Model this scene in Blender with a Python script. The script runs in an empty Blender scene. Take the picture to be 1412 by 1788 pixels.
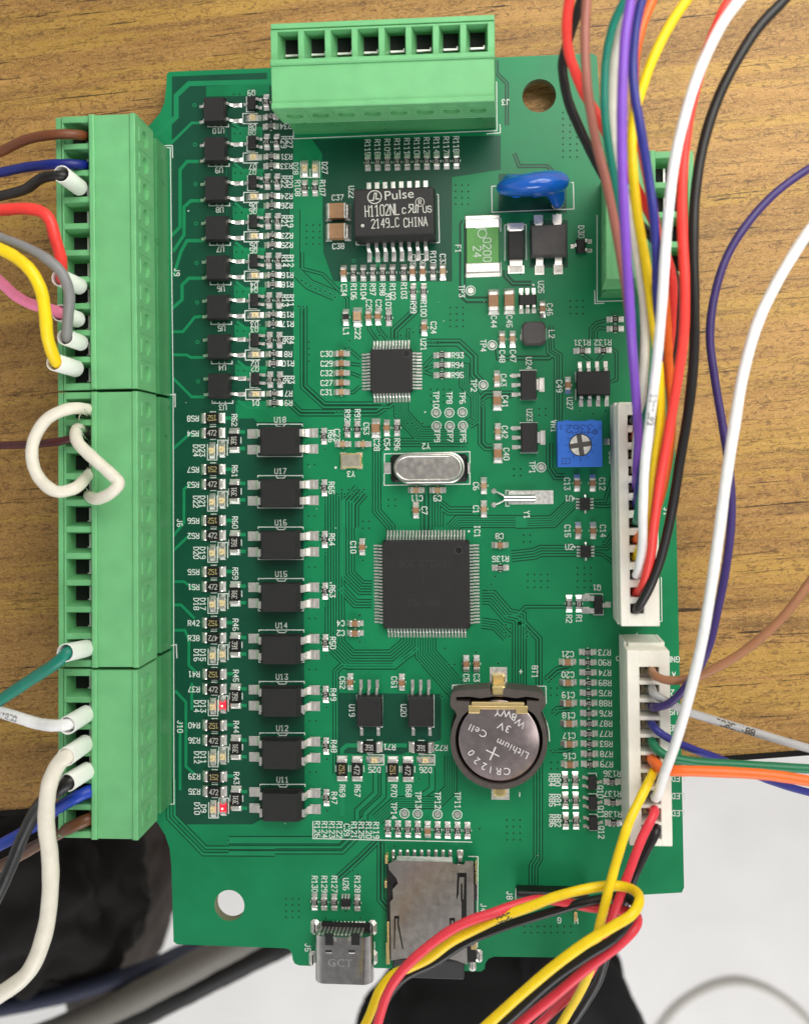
import bpy, bmesh, math, random
from mathutils import Vector, Matrix
random.seed(7)
SC = bpy.context.scene
COL = SC.collection
# ------------------------------------------------------------------ camera
# 1 unit = 1 cm.  The board lies in z = 0; the camera hangs D above the origin.
PW, PH = 1412.0, 1788.0
F, D = 1560.0, 14.05
PX, PY = 768.0, 786.0            # principal point in photo pixels
NX, NY = 890.0, 815.0            # point straight below the lens
ROLL = 0.011
_d = Vector((NX-PX, -(NY-PY), -F)).normalized()
Zc = -_d
Xc = Vector((math.cos(ROLL), math.sin(ROLL), 0.0)); Xc = (Xc - Zc*Xc.dot(Zc)).normalized()
Yc = Zc.cross(Xc)
CAMLOC = Vector((0, 0, D))
def W(px, py, z=0.0):
    r = Vector(((px-PX)/F, -(py-PY)/F, -1.0))
    w = Vector((Xc.dot(r), Yc.dot(r), Zc.dot(r)))
    return CAMLOC + w*((z-D)/w.z)
def S(n, z=0.0): return n*(D-z)/F
cam = bpy.data.cameras.new('camera'); camo = bpy.data.objects.new('camera', cam); COL.objects.link(camo)
M = Matrix(((Xc.x, Xc.y, Xc.z, 0), (Yc.x, Yc.y, Yc.z, 0), (Zc.x, Zc.y, Zc.z, D), (0, 0, 0, 1)))
camo.matrix_world = M
cam.sensor_fit = 'HORIZONTAL'; cam.sensor_width = 36.0; cam.lens = 36.0*F/PW
cam.shift_x = (PW/2-PX)/PW; cam.shift_y = -(PH/2-PY)/PW
cam.clip_start = 0.1; cam.clip_end = 1000
cam.dof.use_dof = True; cam.dof.focus_distance = 13.95; cam.dof.aperture_fstop = cam.lens*1e-3/(2*0.075)
SC.camera = camo
# ------------------------------------------------------------------ light
wd = bpy.data.worlds.new('World'); SC.world = wd; wd.use_nodes = True
nt = wd.node_tree; bg = nt.nodes['Background']
tc = nt.nodes.new('ShaderNodeTexCoord'); sp = nt.nodes.new('ShaderNodeSeparateXYZ'); cr = nt.nodes.new('ShaderNodeValToRGB')
nt.links.new(tc.outputs['Generated'], sp.inputs[0]); nt.links.new(sp.outputs['Z'], cr.inputs['Fac']); nt.links.new(cr.outputs['Color'], bg.inputs['Color'])
cr.color_ramp.elements[0].position = 0.0; cr.color_ramp.elements[0].color = (2.0, 2.0, 1.96, 1)
cr.color_ramp.elements[1].position = 0.9; cr.color_ramp.elements[1].color = (.56, .56, .56, 1)
bg.inputs['Strength'].default_value = 0.40
def lamp(name, loc, target, sx, sy, power, color):
    l = bpy.data.lights.new(name, 'AREA'); l.shape = 'RECTANGLE'; l.size = sx; l.size_y = sy; l.energy = power; l.color = color
    o = bpy.data.objects.new(name, l); COL.objects.link(o); o.location = loc
    o.rotation_euler = (Vector(target)-Vector(loc)).to_track_quat('-Z', 'Y').to_euler()
lamp('unseen_lamp', (10, 14, 18), (8, 11, 0), 20, 20, 7600, (1.0, .965, .90))  # unseen key lamp at the upper right, set close for falloff leftward
lamp('unseen_lamp', (60, -10, 110), (0, 0, 0), 60, 25, 9000, (1.0, .97, .92))  # weak unseen fill lamp high on the right
lamp('unseen_lamp', (10, -80, 40), (5, -45, -48), 60, 30, 55000, (.98, .98, 1.0))  # unseen lamp added to brighten the floor below the table
SC.view_settings.view_transform = 'Standard'; SC.view_settings.look = 'None'; SC.view_settings.gamma = 1
SC.view_settings.exposure = 0.06
# ------------------------------------------------------------------ materials
MATS = {}
def srgb(r, g, b):
    f = lambda c: (c/255/12.92) if c <= 10 else ((c/255+.055)/1.055)**2.4
    return (f(r), f(g), f(b))
def mat(name, col, rough=.5, metal=0.0, spec=.5, var=.12, vs=3.0, bump=0.0, bs=40.0, emit=None, es=0, coat=0, sss=0, dirt=0):
    if name in MATS: return MATS[name]
    m = bpy.data.materials.new(name); m.use_nodes = True; t = m.node_tree; b = t.nodes['Principled BSDF']
    b.inputs['Roughness'].default_value = rough; b.inputs['Metallic'].default_value = metal
    b.inputs['Specular IOR Level'].default_value = spec; b.inputs['Coat Weight'].default_value = coat
    b.inputs['Base Color'].default_value = (*col, 1)
    if sss: b.inputs['Subsurface Weight'].default_value = sss; b.inputs['Subsurface Scale'].default_value = .05
    tc = t.nodes.new('ShaderNodeTexCoord')
    if var:
        n = t.nodes.new('ShaderNodeTexNoise'); n.inputs['Scale'].default_value = vs; n.inputs['Detail'].default_value = 6
        t.links.new(tc.outputs['Object'], n.inputs['Vector'])
        mp = t.nodes.new('ShaderNodeMapRange'); mp.inputs['From Min'].default_value = .3; mp.inputs['From Max'].default_value = .7
        mp.inputs['To Min'].default_value = 1-var; mp.inputs['To Max'].default_value = 1+var
        t.links.new(n.outputs['Fac'], mp.inputs['Value'])
        x = t.nodes.new('ShaderNodeMix'); x.data_type = 'RGBA'; x.blend_type = 'MULTIPLY'; x.inputs[0].default_value = 1
        x.inputs[6].default_value = (*col, 1); t.links.new(mp.outputs[0], x.inputs[7]); t.links.new(x.outputs[2], b.inputs['Base Color'])
        mr = t.nodes.new('ShaderNodeMapRange'); mr.inputs['To Min'].default_value = max(0, rough-.08); mr.inputs['To Max'].default_value = min(1, rough+.08)
        t.links.new(n.outputs['Fac'], mr.inputs['Value']); t.links.new(mr.outputs[0], b.inputs['Roughness'])
    if bump:
        n2 = t.nodes.new('ShaderNodeTexNoise'); n2.inputs['Scale'].default_value = bs; n2.inputs['Detail'].default_value = 3
        t.links.new(tc.outputs['Object'], n2.inputs['Vector'])
        bp = t.nodes.new('ShaderNodeBump'); bp.inputs['Strength'].default_value = bump; bp.inputs['Distance'].default_value = .01
        t.links.new(n2.outputs['Fac'], bp.inputs['Height']); t.links.new(bp.outputs[0], b.inputs['Normal'])
    if emit: b.inputs['Emission Color'].default_value = (*emit, 1); b.inputs['Emission Strength'].default_value = es
    MATS[name] = m; return m
POUR = mat('mask_over_copper', srgb(14, 122, 76), .38, var=.12, vs=1.2, bump=.05, bs=30, spec=.34)
BARE_SHADE = mat('mask_bare_and_shade', srgb(13, 72, 52), .38, var=.12, vs=1.5, bump=.05, bs=30, spec=.34)
GAPM = mat('mask_over_gap', srgb(7, 62, 42), .38, var=.08, spec=.34)
TRACE = mat('mask_over_trace', srgb(22, 128, 82), .38, var=.05, spec=.34)
EDGE = mat('board_edge', srgb(120, 125, 95), .7)
SILK = mat('white_print', srgb(208, 215, 208), .6, var=.08, vs=30)
SOLDER = mat('solder', (.80, .78, .74), .30, .82, var=.16, vs=14, bump=.35, bs=22)
TIN = mat('tinned_cap', (.80, .77, .72), .30, .75, var=.08, vs=16, bump=.05, bs=40)
STEEL = mat('steel_shell', (.56, .54, .52), .30, 1.0, var=.12, vs=14, bump=.05, bs=90)
CELLM = mat('coin_steel', (.58, .485, .485), .22, 1.0, var=.10, vs=8)
CLAMP = mat('clamp_metal', (.92, .90, .86), .35, .35, var=.08, vs=20)
SILVER = mat('bright_metal', (.82, .80, .76), .22, 1.0, var=.1, vs=10)
GOLD = mat('gold_contact', (.86, .66, .30), .24, .7, var=.05, vs=14)
BRASS = mat('tarnished_contact', (.34, .28, .18), .4, .8, var=.2, vs=20)
BLACK = mat('black_epoxy', srgb(33, 32, 32), .55, var=.10, vs=12, bump=.15, bs=90, spec=.4)
BLACK2 = mat('black_glossy', srgb(18, 17, 17), .38, var=.1, vs=12)
GREY = mat('grey_epoxy', srgb(74, 70, 69), .62, var=.14, vs=10, bump=.4, bs=60)
CERAM = mat('cap_ceramic', srgb(150, 112, 78), .5, var=.14, vs=9)
CERAM2 = mat('cap_ceramic_light', srgb(170, 142, 108), .5, var=.12, vs=9)
OFFW = mat('white_ceramic', srgb(205, 203, 195), .5)
PRINT = mat('white_laser_print', srgb(190, 188, 180), .6, var=.1, vs=40)
YPRINT = mat('yellow_print', srgb(172, 158, 104), .6)
LEDW = mat('led_lens', srgb(225, 205, 160), .3, var=.15, vs=40)
LEDRED = mat('led_lit_red', srgb(190, 10, 24), .4, emit=(1, .02, .05), es=1.1)
LEDHOT = mat('led_lit_core', srgb(255, 120, 110), .3, emit=(1, .35, .28), es=4.0)
PLUG = mat('green_plastic', srgb(108, 178, 120), .46, var=.07, vs=3, bump=.12, bs=90, spec=.4, sss=.08)
PLUGD = mat('green_header_plastic', srgb(66, 138, 84), .30, var=.08, vs=4, spec=.5)
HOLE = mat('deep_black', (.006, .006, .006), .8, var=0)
WHITEP = mat('white_nylon', srgb(236, 232, 220), .45, var=.04, vs=5, sss=.1)
WHITEQ = mat('white_nylon_shell', srgb(228, 228, 218), .42, var=.05, vs=5, sss=.1)
HOLDER = mat('holder_plastic', srgb(78, 70, 66), .55, var=.12, vs=14, bump=.3, bs=70)
TRIM = mat('blue_plastic', srgb(42, 104, 200), .42, var=.06, vs=8)
TRIMD = mat('blue_engraved', srgb(20, 50, 110), .6)
DISC = mat('blue_epoxy', srgb(22, 92, 190), .2, var=.10, vs=5, bump=.1, bs=12, coat=.4)
FUSE = mat('fuse_green', srgb(92, 158, 78), .5, var=.06, vs=8)
def wirem(n, c, rough=.42): return mat('insulation_'+n, srgb(*c), rough, var=.06, vs=6, bump=.08, bs=50, spec=.45)
# ------------------------------------------------------------------ mesh helpers
class MB:
    def __init__(s): s.v = []; s.f = []; s.m = []; s.k = 0
    def face(s, pts, m=0):
        i = len(s.v); s.v += [tuple(p) for p in pts]; s.f.append(tuple(range(i, i+len(pts)))); s.m.append(m)
    def rings(s, rings, m=0, cap0=True, cap1=True, closed=False):
        i = len(s.v); n = len(rings[0]); q = len(rings)
        for r in rings: s.v += [tuple(p) for p in r]
        for a in range(q if closed else q-1):
            b = (a+1) % q
            for j in range(n):
                k = (j+1) % n
                s.f.append((i+a*n+j, i+a*n+k, i+b*n+k, i+b*n+j)); s.m.append(m)
        if cap0 and not closed: s.f.append(tuple(i+j for j in reversed(range(n)))); s.m.append(m)
        if cap1 and not closed: s.f.append(tuple(i+(q-1)*n+j for j in range(n))); s.m.append(m)
    def box(s, cx, cy, w, l, z0, z1, ch=0.0, m=0, inset=0.0):
        x0, x1, y0, y1 = cx-w/2, cx+w/2, cy-l/2, cy+l/2
        def ring(z, i, c):
            a, b, e, g = x0+i, x1-i, y0+i, y1-i
            if c <= 0: return [(a, e, z), (b, e, z), (b, g, z), (a, g, z)]
            return [(a+c, e, z), (b-c, e, z), (b, e+c, z), (b, g-c, z), (b-c, g, z), (a+c, g, z), (a, g-c, z), (a, e+c, z)]
        if ch > 0:
            i = inset or ch
            s.rings([ring(z0, 0, ch), ring(z1-ch, 0, ch), ring(z1, i, ch)], m)
        else: s.rings([ring(z0, 0, 0), ring(z1, inset, 0)], m)
    def cyl(s, cx, cy, r, z0, z1, n=20, m=0, ch=0.0):
        c = lambda R, z: [(cx+R*math.cos(2*math.pi*j/n), cy+R*math.sin(2*math.pi*j/n), z) for j in range(n)]
        s.rings([c(r, z0), c(r, z1-ch), c(r-ch, z1)] if ch else [c(r, z0), c(r, z1)], m)
    def annulus(s, cx, cy, r0, r1, z, n=24, m=0):
        for j in range(n):
            a, b = 2*math.pi*j/n, 2*math.pi*(j+1)/n
            s.face([(cx+r*math.cos(t), cy+r*math.sin(t), z) for r, t in ((r0, a), (r1, a), (r1, b), (r0, b))], m)
    def prism(s, pts, z0, z1, m=0):
        s.rings([[(x, y, z0) for x, y in pts], [(x, y, z1) for x, y in pts]], m)
    def sheet(s, pts, z, m=0): s.face([(p[0], p[1], z) for p in pts], m)
    def seg(s, a, b, w, z, m=0):
        a = Vector((a[0], a[1])); b = Vector((b[0], b[1])); d = b-a
        if d.length < 1e-9: return
        d.normalize(); n = Vector((-d.y, d.x))*w/2; a = a-d*w*.4; b = b+d*w*.4
        s.k += 1; z = z+(s.k % 9)*2.2e-5
        s.face([(*(a-n), z), (*(b-n), z), (*(b+n), z), (*(a+n), z)], m)
    def line(s, pts, w, z, m=0, closed=False):
        for i in range(len(pts)-(0 if closed else 1)): s.seg(pts[i], pts[(i+1) % len(pts)], w, z, m)
    def ribbon(s, pts, w, z, m=0):
        L = offset(pts, w/2); R = offset(pts, -w/2)
        s.k += 1; z = z+(s.k % 40)*6e-6
        for i in range(len(pts)-1): s.face([(*L[i], z), (*R[i], z), (*R[i+1], z), (*L[i+1], z)], m)
    def text(s, t, c, h, rot, z, w=None, m=0, adv=.82, aspect=.56):
        w = w or h*.155; a = math.radians(-rot); ca, sa = math.cos(a), math.sin(a)
        tot = (len(t)-1)*adv*h
        for i, ch in enumerate(t):
            for st in GLYPH.get(ch, []):
                pts = []
                for gx, gy in st:
                    x = (gx/4-.5)*h*aspect + i*adv*h - tot/2; y = (gy/6-.5)*h
                    pts.append((c[0]+x*ca-y*sa, c[1]+x*sa+y*ca))
                s.line(pts, w, z, m)
    def font(s, t, c, size, rot, z, m=0, sx=1.0, spacing=1.0):
        vs, fs = font_mesh(t, spacing); a = math.radians(-rot); ca, sa = math.cos(a), math.sin(a); i = len(s.v)
        for x, y in vs:
            x *= size*sx; y *= size; s.v.append((c[0]+x*ca-y*sa, c[1]+x*sa+y*ca, z))
        for f in fs: s.f.append(tuple(i+k for k in f)); s.m.append(m)
    def tube(s, pts, r, n=12, m=0, caps=True):
        rs = frames(pts, r, n); s.rings(rs, m, caps, caps)
    def mesh(s, name, mats, smooth=False, origin=None):
        me = bpy.data.meshes.new(name)
        v = s.v if origin is None else [(x-origin[0], y-origin[1], z-origin[2]) for x, y, z in s.v]
        me.from_pydata(v, [], s.f); me.update()
        for m in (mats if isinstance(mats, (list, tuple)) else [mats]): me.materials.append(m)
        me.polygons.foreach_set('material_index', s.m)
        bm = bmesh.new(); bm.from_mesh(me); bmesh.ops.recalc_face_normals(bm, faces=bm.faces); bm.to_mesh(me); bm.free()
        if smooth: me.polygons.foreach_set('use_smooth', [True]*len(me.polygons)); 
        if smooth and smooth != 'all':
            me.set_sharp_from_angle(angle=math.radians(40))
        return me
    def build(s, name, mats, parent=None, smooth=False, origin=None):
        return link(name, s.mesh(name, mats, smooth, origin), parent, origin or (0, 0, 0))
def link(name, me, parent=None, loc=(0, 0, 0), rz=0.0):
    o = bpy.data.objects.new(name, me); COL.objects.link(o); o.location = loc; o.rotation_euler = (0, 0, rz)
    if parent: o.parent = parent
    return o
def thing(name, loc, label, cat, group=None):
    o = bpy.data.objects.new(name, None); COL.objects.link(o); o.location = loc; o.empty_display_size = .2
    return tag(o, label, cat, group)
def tag(o, label=None, cat=None, group=None, kind=None):
    if label: o['label'] = label
    if cat: o['category'] = cat
    if group: o['group'] = group
    if kind: o['kind'] = kind
    return o
def offset(pts, d):
    P = [Vector((p[0], p[1])) for p in pts]; out = []
    for i, p in enumerate(P):
        a = (p-P[i-1]).normalized() if i else None; b = (P[i+1]-p).normalized() if i < len(P)-1 else None
        if a is None: n = Vector((-b.y, b.x)); out.append(p+n*d)
        elif b is None: n = Vector((-a.y, a.x)); out.append(p+n*d)
        else:
            n1, n2 = Vector((-a.y, a.x)), Vector((-b.y, b.x)); m = n1+n2
            m = m.normalized() if m.length > 1e-6 else n1
            out.append(p+m*(d/max(.4, m.dot(n1))))
    return out
def frames(pts, r, n):
    P = [Vector(p) for p in pts]; rings = []; up = None
    for i, p in enumerate(P):
        t = (P[min(i+1, len(P)-1)]-P[max(i-1, 0)]).normalized()
        if up is None:
            up = Vector((0, 0, 1)) if abs(t.z) < .9 else Vector((1, 0, 0))
        u = (up-t*up.dot(t)).normalized(); up = u; v = t.cross(u)
        R = r(i/(len(P)-1)) if callable(r) else r
        rings.append([p+(u*math.cos(2*math.pi*j/n)+v*math.sin(2*math.pi*j/n))*R for j in range(n)])
    return rings
def spline(P, k=10):
    P = [Vector(p) for p in P]; Q = [P[0]*2-P[1]]+P+[P[-1]*2-P[-2]]; out = []
    for i in range(1, len(Q)-2):
        a, b, c, d = Q[i-1], Q[i], Q[i+1], Q[i+2]
        t0 = 0; t1 = max(1e-4, (b-a).length**.5); t2 = t1+max(1e-4, (c-b).length**.5); t3 = t2+max(1e-4, (d-c).length**.5)
        for j in range(k):
            t = t1+(t2-t1)*j/k
            A1 = a*((t1-t)/(t1-t0))+b*((t-t0)/(t1-t0)); A2 = b*((t2-t)/(t2-t1))+c*((t-t1)/(t2-t1)); A3 = c*((t3-t)/(t3-t2))+d*((t-t2)/(t3-t2))
            B1 = A1*((t2-t)/(t2-t0))+A2*((t-t0)/(t2-t0)); B2 = A2*((t3-t)/(t3-t1))+A3*((t-t1)/(t3-t1))
            out.append(B1*((t2-t)/(t2-t1))+B2*((t-t1)/(t2-t1)))
    out.append(P[-1]); return out
_FM = {}
def font_mesh(t, spacing=1.0):
    if (t, spacing) in _FM: return _FM[(t, spacing)]
    c = bpy.data.curves.new('lettering', 'FONT'); c.body = t; c.align_x = 'CENTER'; c.align_y = 'CENTER'; c.space_character = spacing; c.resolution_u = 3
    o = bpy.data.objects.new('lettering', c); COL.objects.link(o)
    dg = bpy.context.evaluated_depsgraph_get(); e = o.evaluated_get(dg); me = e.to_mesh()
    r = ([(v.co.x, v.co.y) for v in me.vertices], [tuple(p.vertices) for p in me.polygons]); e.to_mesh_clear()
    bpy.data.objects.remove(o); bpy.data.curves.remove(c); _FM[(t, spacing)] = r; return r
def plate(name, outer, holes, z0, z1, mats, parent=None, origin=None, mside=1):
    """flat plate with holes: outline loops in xy, thickness z0..z1"""
    bm = bmesh.new(); edges = []
    for loop in [outer]+holes:
        vs = [bm.verts.new((x, y, z1)) for x, y in loop]
        edges += [bm.edges.new((vs[i], vs[(i+1) % len(vs)])) for i in range(len(vs))]
    bmesh.ops.triangle_fill(bm, use_beauty=True, use_dissolve=False, edges=edges, normal=(0, 0, 1))
    top = list(bm.faces)
    g = bmesh.ops.extrude_face_region(bm, geom=top)
    ext = [e for e in g['geom'] if isinstance(e, bmesh.types.BMVert)]
    for v in ext: v.co.z = z0
    bm.normal_update(); bmesh.ops.recalc_face_normals(bm, faces=bm.faces)
    for f in bm.faces: f.material_index = mside if abs(f.normal.z) < .5 else 0
    me = bpy.data.meshes.new(name); 
    if origin: bmesh.ops.translate(bm, verts=bm.verts, vec=-Vector(origin))
    bm.to_mesh(me); bm.free()
    for m in mats: me.materials.append(m)
    return link(name, me, parent, origin or (0, 0, 0))
_G = {'0': '103041453616050110', '1': '052620 1030', '2': '05163645440040', '3': '064623 23334241301001', '4': '30360242',
 '5': '460603334241301001', '6': '3616050110304142331302', '7': '064610', '8': '13040516364544331302011030414233',
 '9': '1030414536160504133344', 'A': '002640 1232', 'B': '00063645443303 3342413000', 'C': '4536160501103041', 'D': '00062644422000',
 'E': '46060040 0333', 'F': '460600 0333', 'G': '45361605011030414323', 'H': '0006 4046 0343', 'I': '2026 1030 1636',
 'J': '0110203136', 'K': '0006 460340', 'L': '060040', 'M': '0006234640', 'N': '00064046', 'O': '103041453616050110',
 'P': '00063645443303', 'Q': '103041453616050110 2240', 'R': '00063645443303 2340', 'S': '453616050413334241301001',
 'T': '0646 2026', 'U': '060110304146', 'V': '062046', 'W': '0610233046', 'X': '0046 0640', 'Y': '062346 2320', 'Z': '06460040',
 '_': '0040', '+': '2125 0343', '-': '0343', '.': '2021', '~': '15352313311'[:10]}
GLYPH = {k: [[(int(p[i]), int(p[i+1])) for i in range(0, len(p)-1, 2)] for p in v.split()] for k, v in _G.items()}
GLYPH['~'] = [[(0, 1), (4, 1), (4, 5), (0, 5), (0, 1)]]
# crops used while measuring: origin and scale
CR = {'A': (0, 0, 2.9417), 'B': (440, 0, 2.9417), 'C': (900, 0, 2.7578), 'D': (0, 460, 2.9417), 'E': (440, 440, 2.9417), 'F': (900, 440, 2.7578),
 'G': (0, 900, 2.9417), 'H': (440, 880, 2.9417), 'I': (900, 880, 2.7578), 'J': (0, 1340, 2.9417), 'K': (440, 1320, 2.9417), 'L': (900, 1320, 2.7578),
 'M': (340, 150, 7.06), 'N': (320, 700, 5.0429), 'O': (770, 280, 4.7067), 'P': (770, 540, 4.4125), 'Q': (580, 1170, 3.53), 'S': (930, 1100, 4.4714),
 'T': (1000, 680, 4.157), 'U': (80, 190, 5.8833), 'V': (520, 1460, 4.1529), 'X': (780, 1160, 7.1526), 'Y': (440, 10, 3.0696), 'Z': (600, 310, 7.06),
 'a': (860, 1340, 4.1529), 'b': (0, 1100, 4.4125), 'c': (0, 200, 3.4375), 'd': (960, 0, 3.1933), '.': (0, 0, 1.0)}
def c(k, x, y): o = CR[k]; return (o[0]+x/o[2], o[1]+y/o[2])
def cw(k, x, y, z=0.0): return W(*c(k, x, y), z)
def cl(k, pts, z=0.0):
    r = []
    for x, y in pts:
        p = cw(k, x, y, z); r.append((p.x, p.y))
    return r
# ------------------------------------------------------------------ setting
TZ = -0.45; FZ = -48.0
WOOD = bpy.data.materials.new('wood_laminate'); WOOD.use_nodes = True
def wood_nodes(m):
    t = m.node_tree; b = t.nodes['Principled BSDF']; N = t.nodes.new; L = t.links.new
    tc = N('ShaderNodeTexCoord')
    ro = N('ShaderNodeMapping'); ro.inputs['Rotation'].default_value = (0, 0, -.07); L(tc.outputs['Object'], ro.inputs['Vector'])
    def noise(sx, sy, scale, detail=4, rough=.6, dist=0):
        mp = N('ShaderNodeMapping'); mp.inputs['Scale'].default_value = (sx, sy, 1); mp.inputs['Location'].default_value = (scale*3.1, sy*.7, 0)
        n = N('ShaderNodeTexNoise'); n.inputs['Scale'].default_value = scale; n.inputs['Detail'].default_value = detail; n.inputs['Roughness'].default_value = rough; n.inputs['Distortion'].default_value = dist
        L(ro.outputs[0], mp.inputs['Vector']); L(mp.outputs[0], n.inputs['Vector']); return n.outputs['Fac']
    def ramp(fac, stops):
        r = N('ShaderNodeValToRGB'); e = r.color_ramp.elements
        e[0].position, e[0].color = stops[0][0], (*stops[0][1], 1); e[1].position, e[1].color = stops[-1][0], (*stops[-1][1], 1)
        for p, cc in stops[1:-1]:
            x = e.new(p); x.color = (*cc, 1)
        L(fac, r.inputs['Fac']); return r.outputs['Color']
    def mix(a, bb, fac, mode='MIX'):
        x = N('ShaderNodeMix'); x.data_type = 'RGBA'; x.blend_type = mode
        if isinstance(fac, float): x.inputs[0].default_value = fac
        else: L(fac, x.inputs[0])
        for s, v in ((6, a), (7, bb)):
            if isinstance(v, tuple): x.inputs[s].default_value = (*v, 1)
            else: L(v, x.inputs[s])
        return x.outputs[2]
    K = (0, 0, 0); O1 = (1, 1, 1)
    base = ramp(noise(.16, 1.4, 1.0, 5, .6, .4), [(.32, srgb(132, 97, 50)), (.5, srgb(154, 115, 62)), (.68, srgb(176, 135, 76))])
    yl = ramp(noise(.10, 2.6, 1.0, 4, .6, .3), [(.52, K), (.60, O1)])
    c0 = mix(base, srgb(178, 142, 64), mix(K, yl, .6))
    streak = ramp(noise(.30, 5.0, 1.0, 8, .75, .8), [(.52, K), (.64, O1)])
    c1 = mix(c0, srgb(112, 82, 46), mix(K, streak, .7))
    # short curled fibres: thin level lines of a distorted noise
    f1 = ramp(noise(2.4, 5.0, 2.4, 3, .6, 2.2), [(.465, K), (.50, O1), (.535, K)])
    c2 = mix(c1, srgb(206, 168, 104), mix(K, f1, .62))
    f2 = ramp(noise(2.0, 4.4, 3.0, 3, .65, 1.8), [(.40, O1), (.455, K)])
    c3 = mix(c2, srgb(96, 68, 42), mix(K, f2, .62))
    fine = ramp(noise(.7, 13, 1.3, 6, .75, .6), [(.58, K), (.63, O1)])
    c4 = mix(c3, srgb(84, 60, 34), mix(K, fine, .8))
    crack = ramp(noise(.55, 17, .6, 5, .7, .5), [(.625, K), (.65, O1)])
    c5 = mix(c4, srgb(40, 29, 19), mix(K, crack, .9))
    L(c5, b.inputs['Base Color']); b.inputs['Roughness'].default_value = .48; b.inputs['Specular IOR Level'].default_value = .32
    bp = N('ShaderNodeBump'); bp.inputs['Strength'].default_value = .35; bp.inputs['Distance'].default_value = .02
    L(noise(.7, 13, 1.3, 6, .75, .6), bp.inputs['Height']); L(bp.outputs[0], b.inputs['Normal'])
wood_nodes(WOOD)
tb = thing('table', W(700, 400, TZ), 'brown wood grain table under the circuit board', 'table')
e0 = W(-1700, 1545, TZ); e1 = W(3200, 1173, TZ)
far0 = W(-1700, -2200, TZ); far1 = W(3200, -2200, TZ)
m = MB(); m.prism([(e0.x, e0.y), (e1.x, e1.y), (far1.x, far1.y), (far0.x, far0.y)], TZ-2.2, TZ)
o = m.build('tabletop', WOOD, None); o.parent = tb; o.matrix_parent_inverse = Matrix.Translation(-tb.location)
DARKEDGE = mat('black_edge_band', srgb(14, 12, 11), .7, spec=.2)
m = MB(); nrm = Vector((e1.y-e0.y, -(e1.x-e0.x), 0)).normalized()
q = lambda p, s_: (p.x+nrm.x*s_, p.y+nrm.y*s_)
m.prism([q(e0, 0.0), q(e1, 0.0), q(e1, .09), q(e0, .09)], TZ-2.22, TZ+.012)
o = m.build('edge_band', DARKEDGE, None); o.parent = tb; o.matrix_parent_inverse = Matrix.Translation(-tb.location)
FLOOR = mat('pale_floor', srgb(243, 241, 238), .5, var=.05, vs=.16, spec=.3)
from mathutils import noise as mnoise
bm = bmesh.new(); bmesh.ops.create_grid(bm, x_segments=180, y_segments=180, size=260)
for v in bm.verts:
    p = v.co; q_ = Vector((p.x*.055, p.y*.035, 0)); fall = max(0, 1-p.length/140)
    v.co.z = FZ+fall*(1.0*mnoise.noise(q_)+.5*abs(mnoise.noise(q_*2.3+Vector((5, 0, 0))))-.3)
me = bpy.data.meshes.new('floor'); bm.to_mesh(me); bm.free(); me.polygons.foreach_set('use_smooth', [True]*len(me.polygons)); me.materials.append(FLOOR)
tag(link('floor', me), kind='structure')
def soft(name, px, py, z, sx, sy, sz, col, label, cat, seed, rot=0.0, amp=.28, rough=.9, det=1.0):
    bm = bmesh.new(); bmesh.ops.create_icosphere(bm, subdivisions=5, radius=1.0)
    from mathutils import noise as nz
    for v in bm.verts:
        p = v.co.copy()
        f = 1+amp*nz.noise(p*1.3+Vector((seed, 0, 0)))+det*(.15*nz.noise(p*3.1+Vector((0, seed, 0)))+.06*nz.noise(p*7))
        v.co = Vector((p.x*f*sx, p.y*f*sy, p.z*f*sz))
    me = bpy.data.meshes.new(name); bm.to_mesh(me); bm.free()
    me.polygons.foreach_set('use_smooth', [True]*len(me.polygons))
    me.materials.append(mat(name+'_cloth_%d' % seed, srgb(*col), rough, var=.2, vs=.5, bump=.3, bs=6, spec=.2))
    return tag(link(name, me, None, W(px, py, z), rot), label, cat)
soft('cloth_bundle', 20, 1545, -17, 4.6, 3.9, 3.0, (30, 28, 27), 'black crumpled cloth below the table edge at the lower left', 'cloth', 3, det=1.4)
soft('cloth_bundle', 232, 1560, -24, 1.9, 6.0, 2.0, (66, 60, 56), 'grey brown cloth hanging below the board beside the crumpled black cloth', 'cloth', 5, -.35)
soft('cloth_bundle', 872, 1812, -20, 5.3, 4.4, 2.5, (28, 28, 28), 'black cloth bundle below the memory card slot', 'cloth', 9, det=.35)
soft('cloth_bundle', 1030, 1835, -19, 2.3, 5.0, 2.2, (40, 40, 41), 'dark grey cloth lying over the white floor below the wire loop', 'cloth', 12, .50, det=.35)
def wire(pts, r, m_, label, group=None, name='wire', cat='wire', n=14, k=10):
    P = spline([W(*p) for p in pts], k); mb = MB(); ph = random.random()*9; mb.tube(P, lambda t: r*(1+.018*math.sin(t*41+ph)+.014*math.sin(t*97+2*ph)), n)
    og = tuple(P[0]); o = mb.build(name, m_, None, True, og); tag(o, label, cat, group); return o, P
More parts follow.
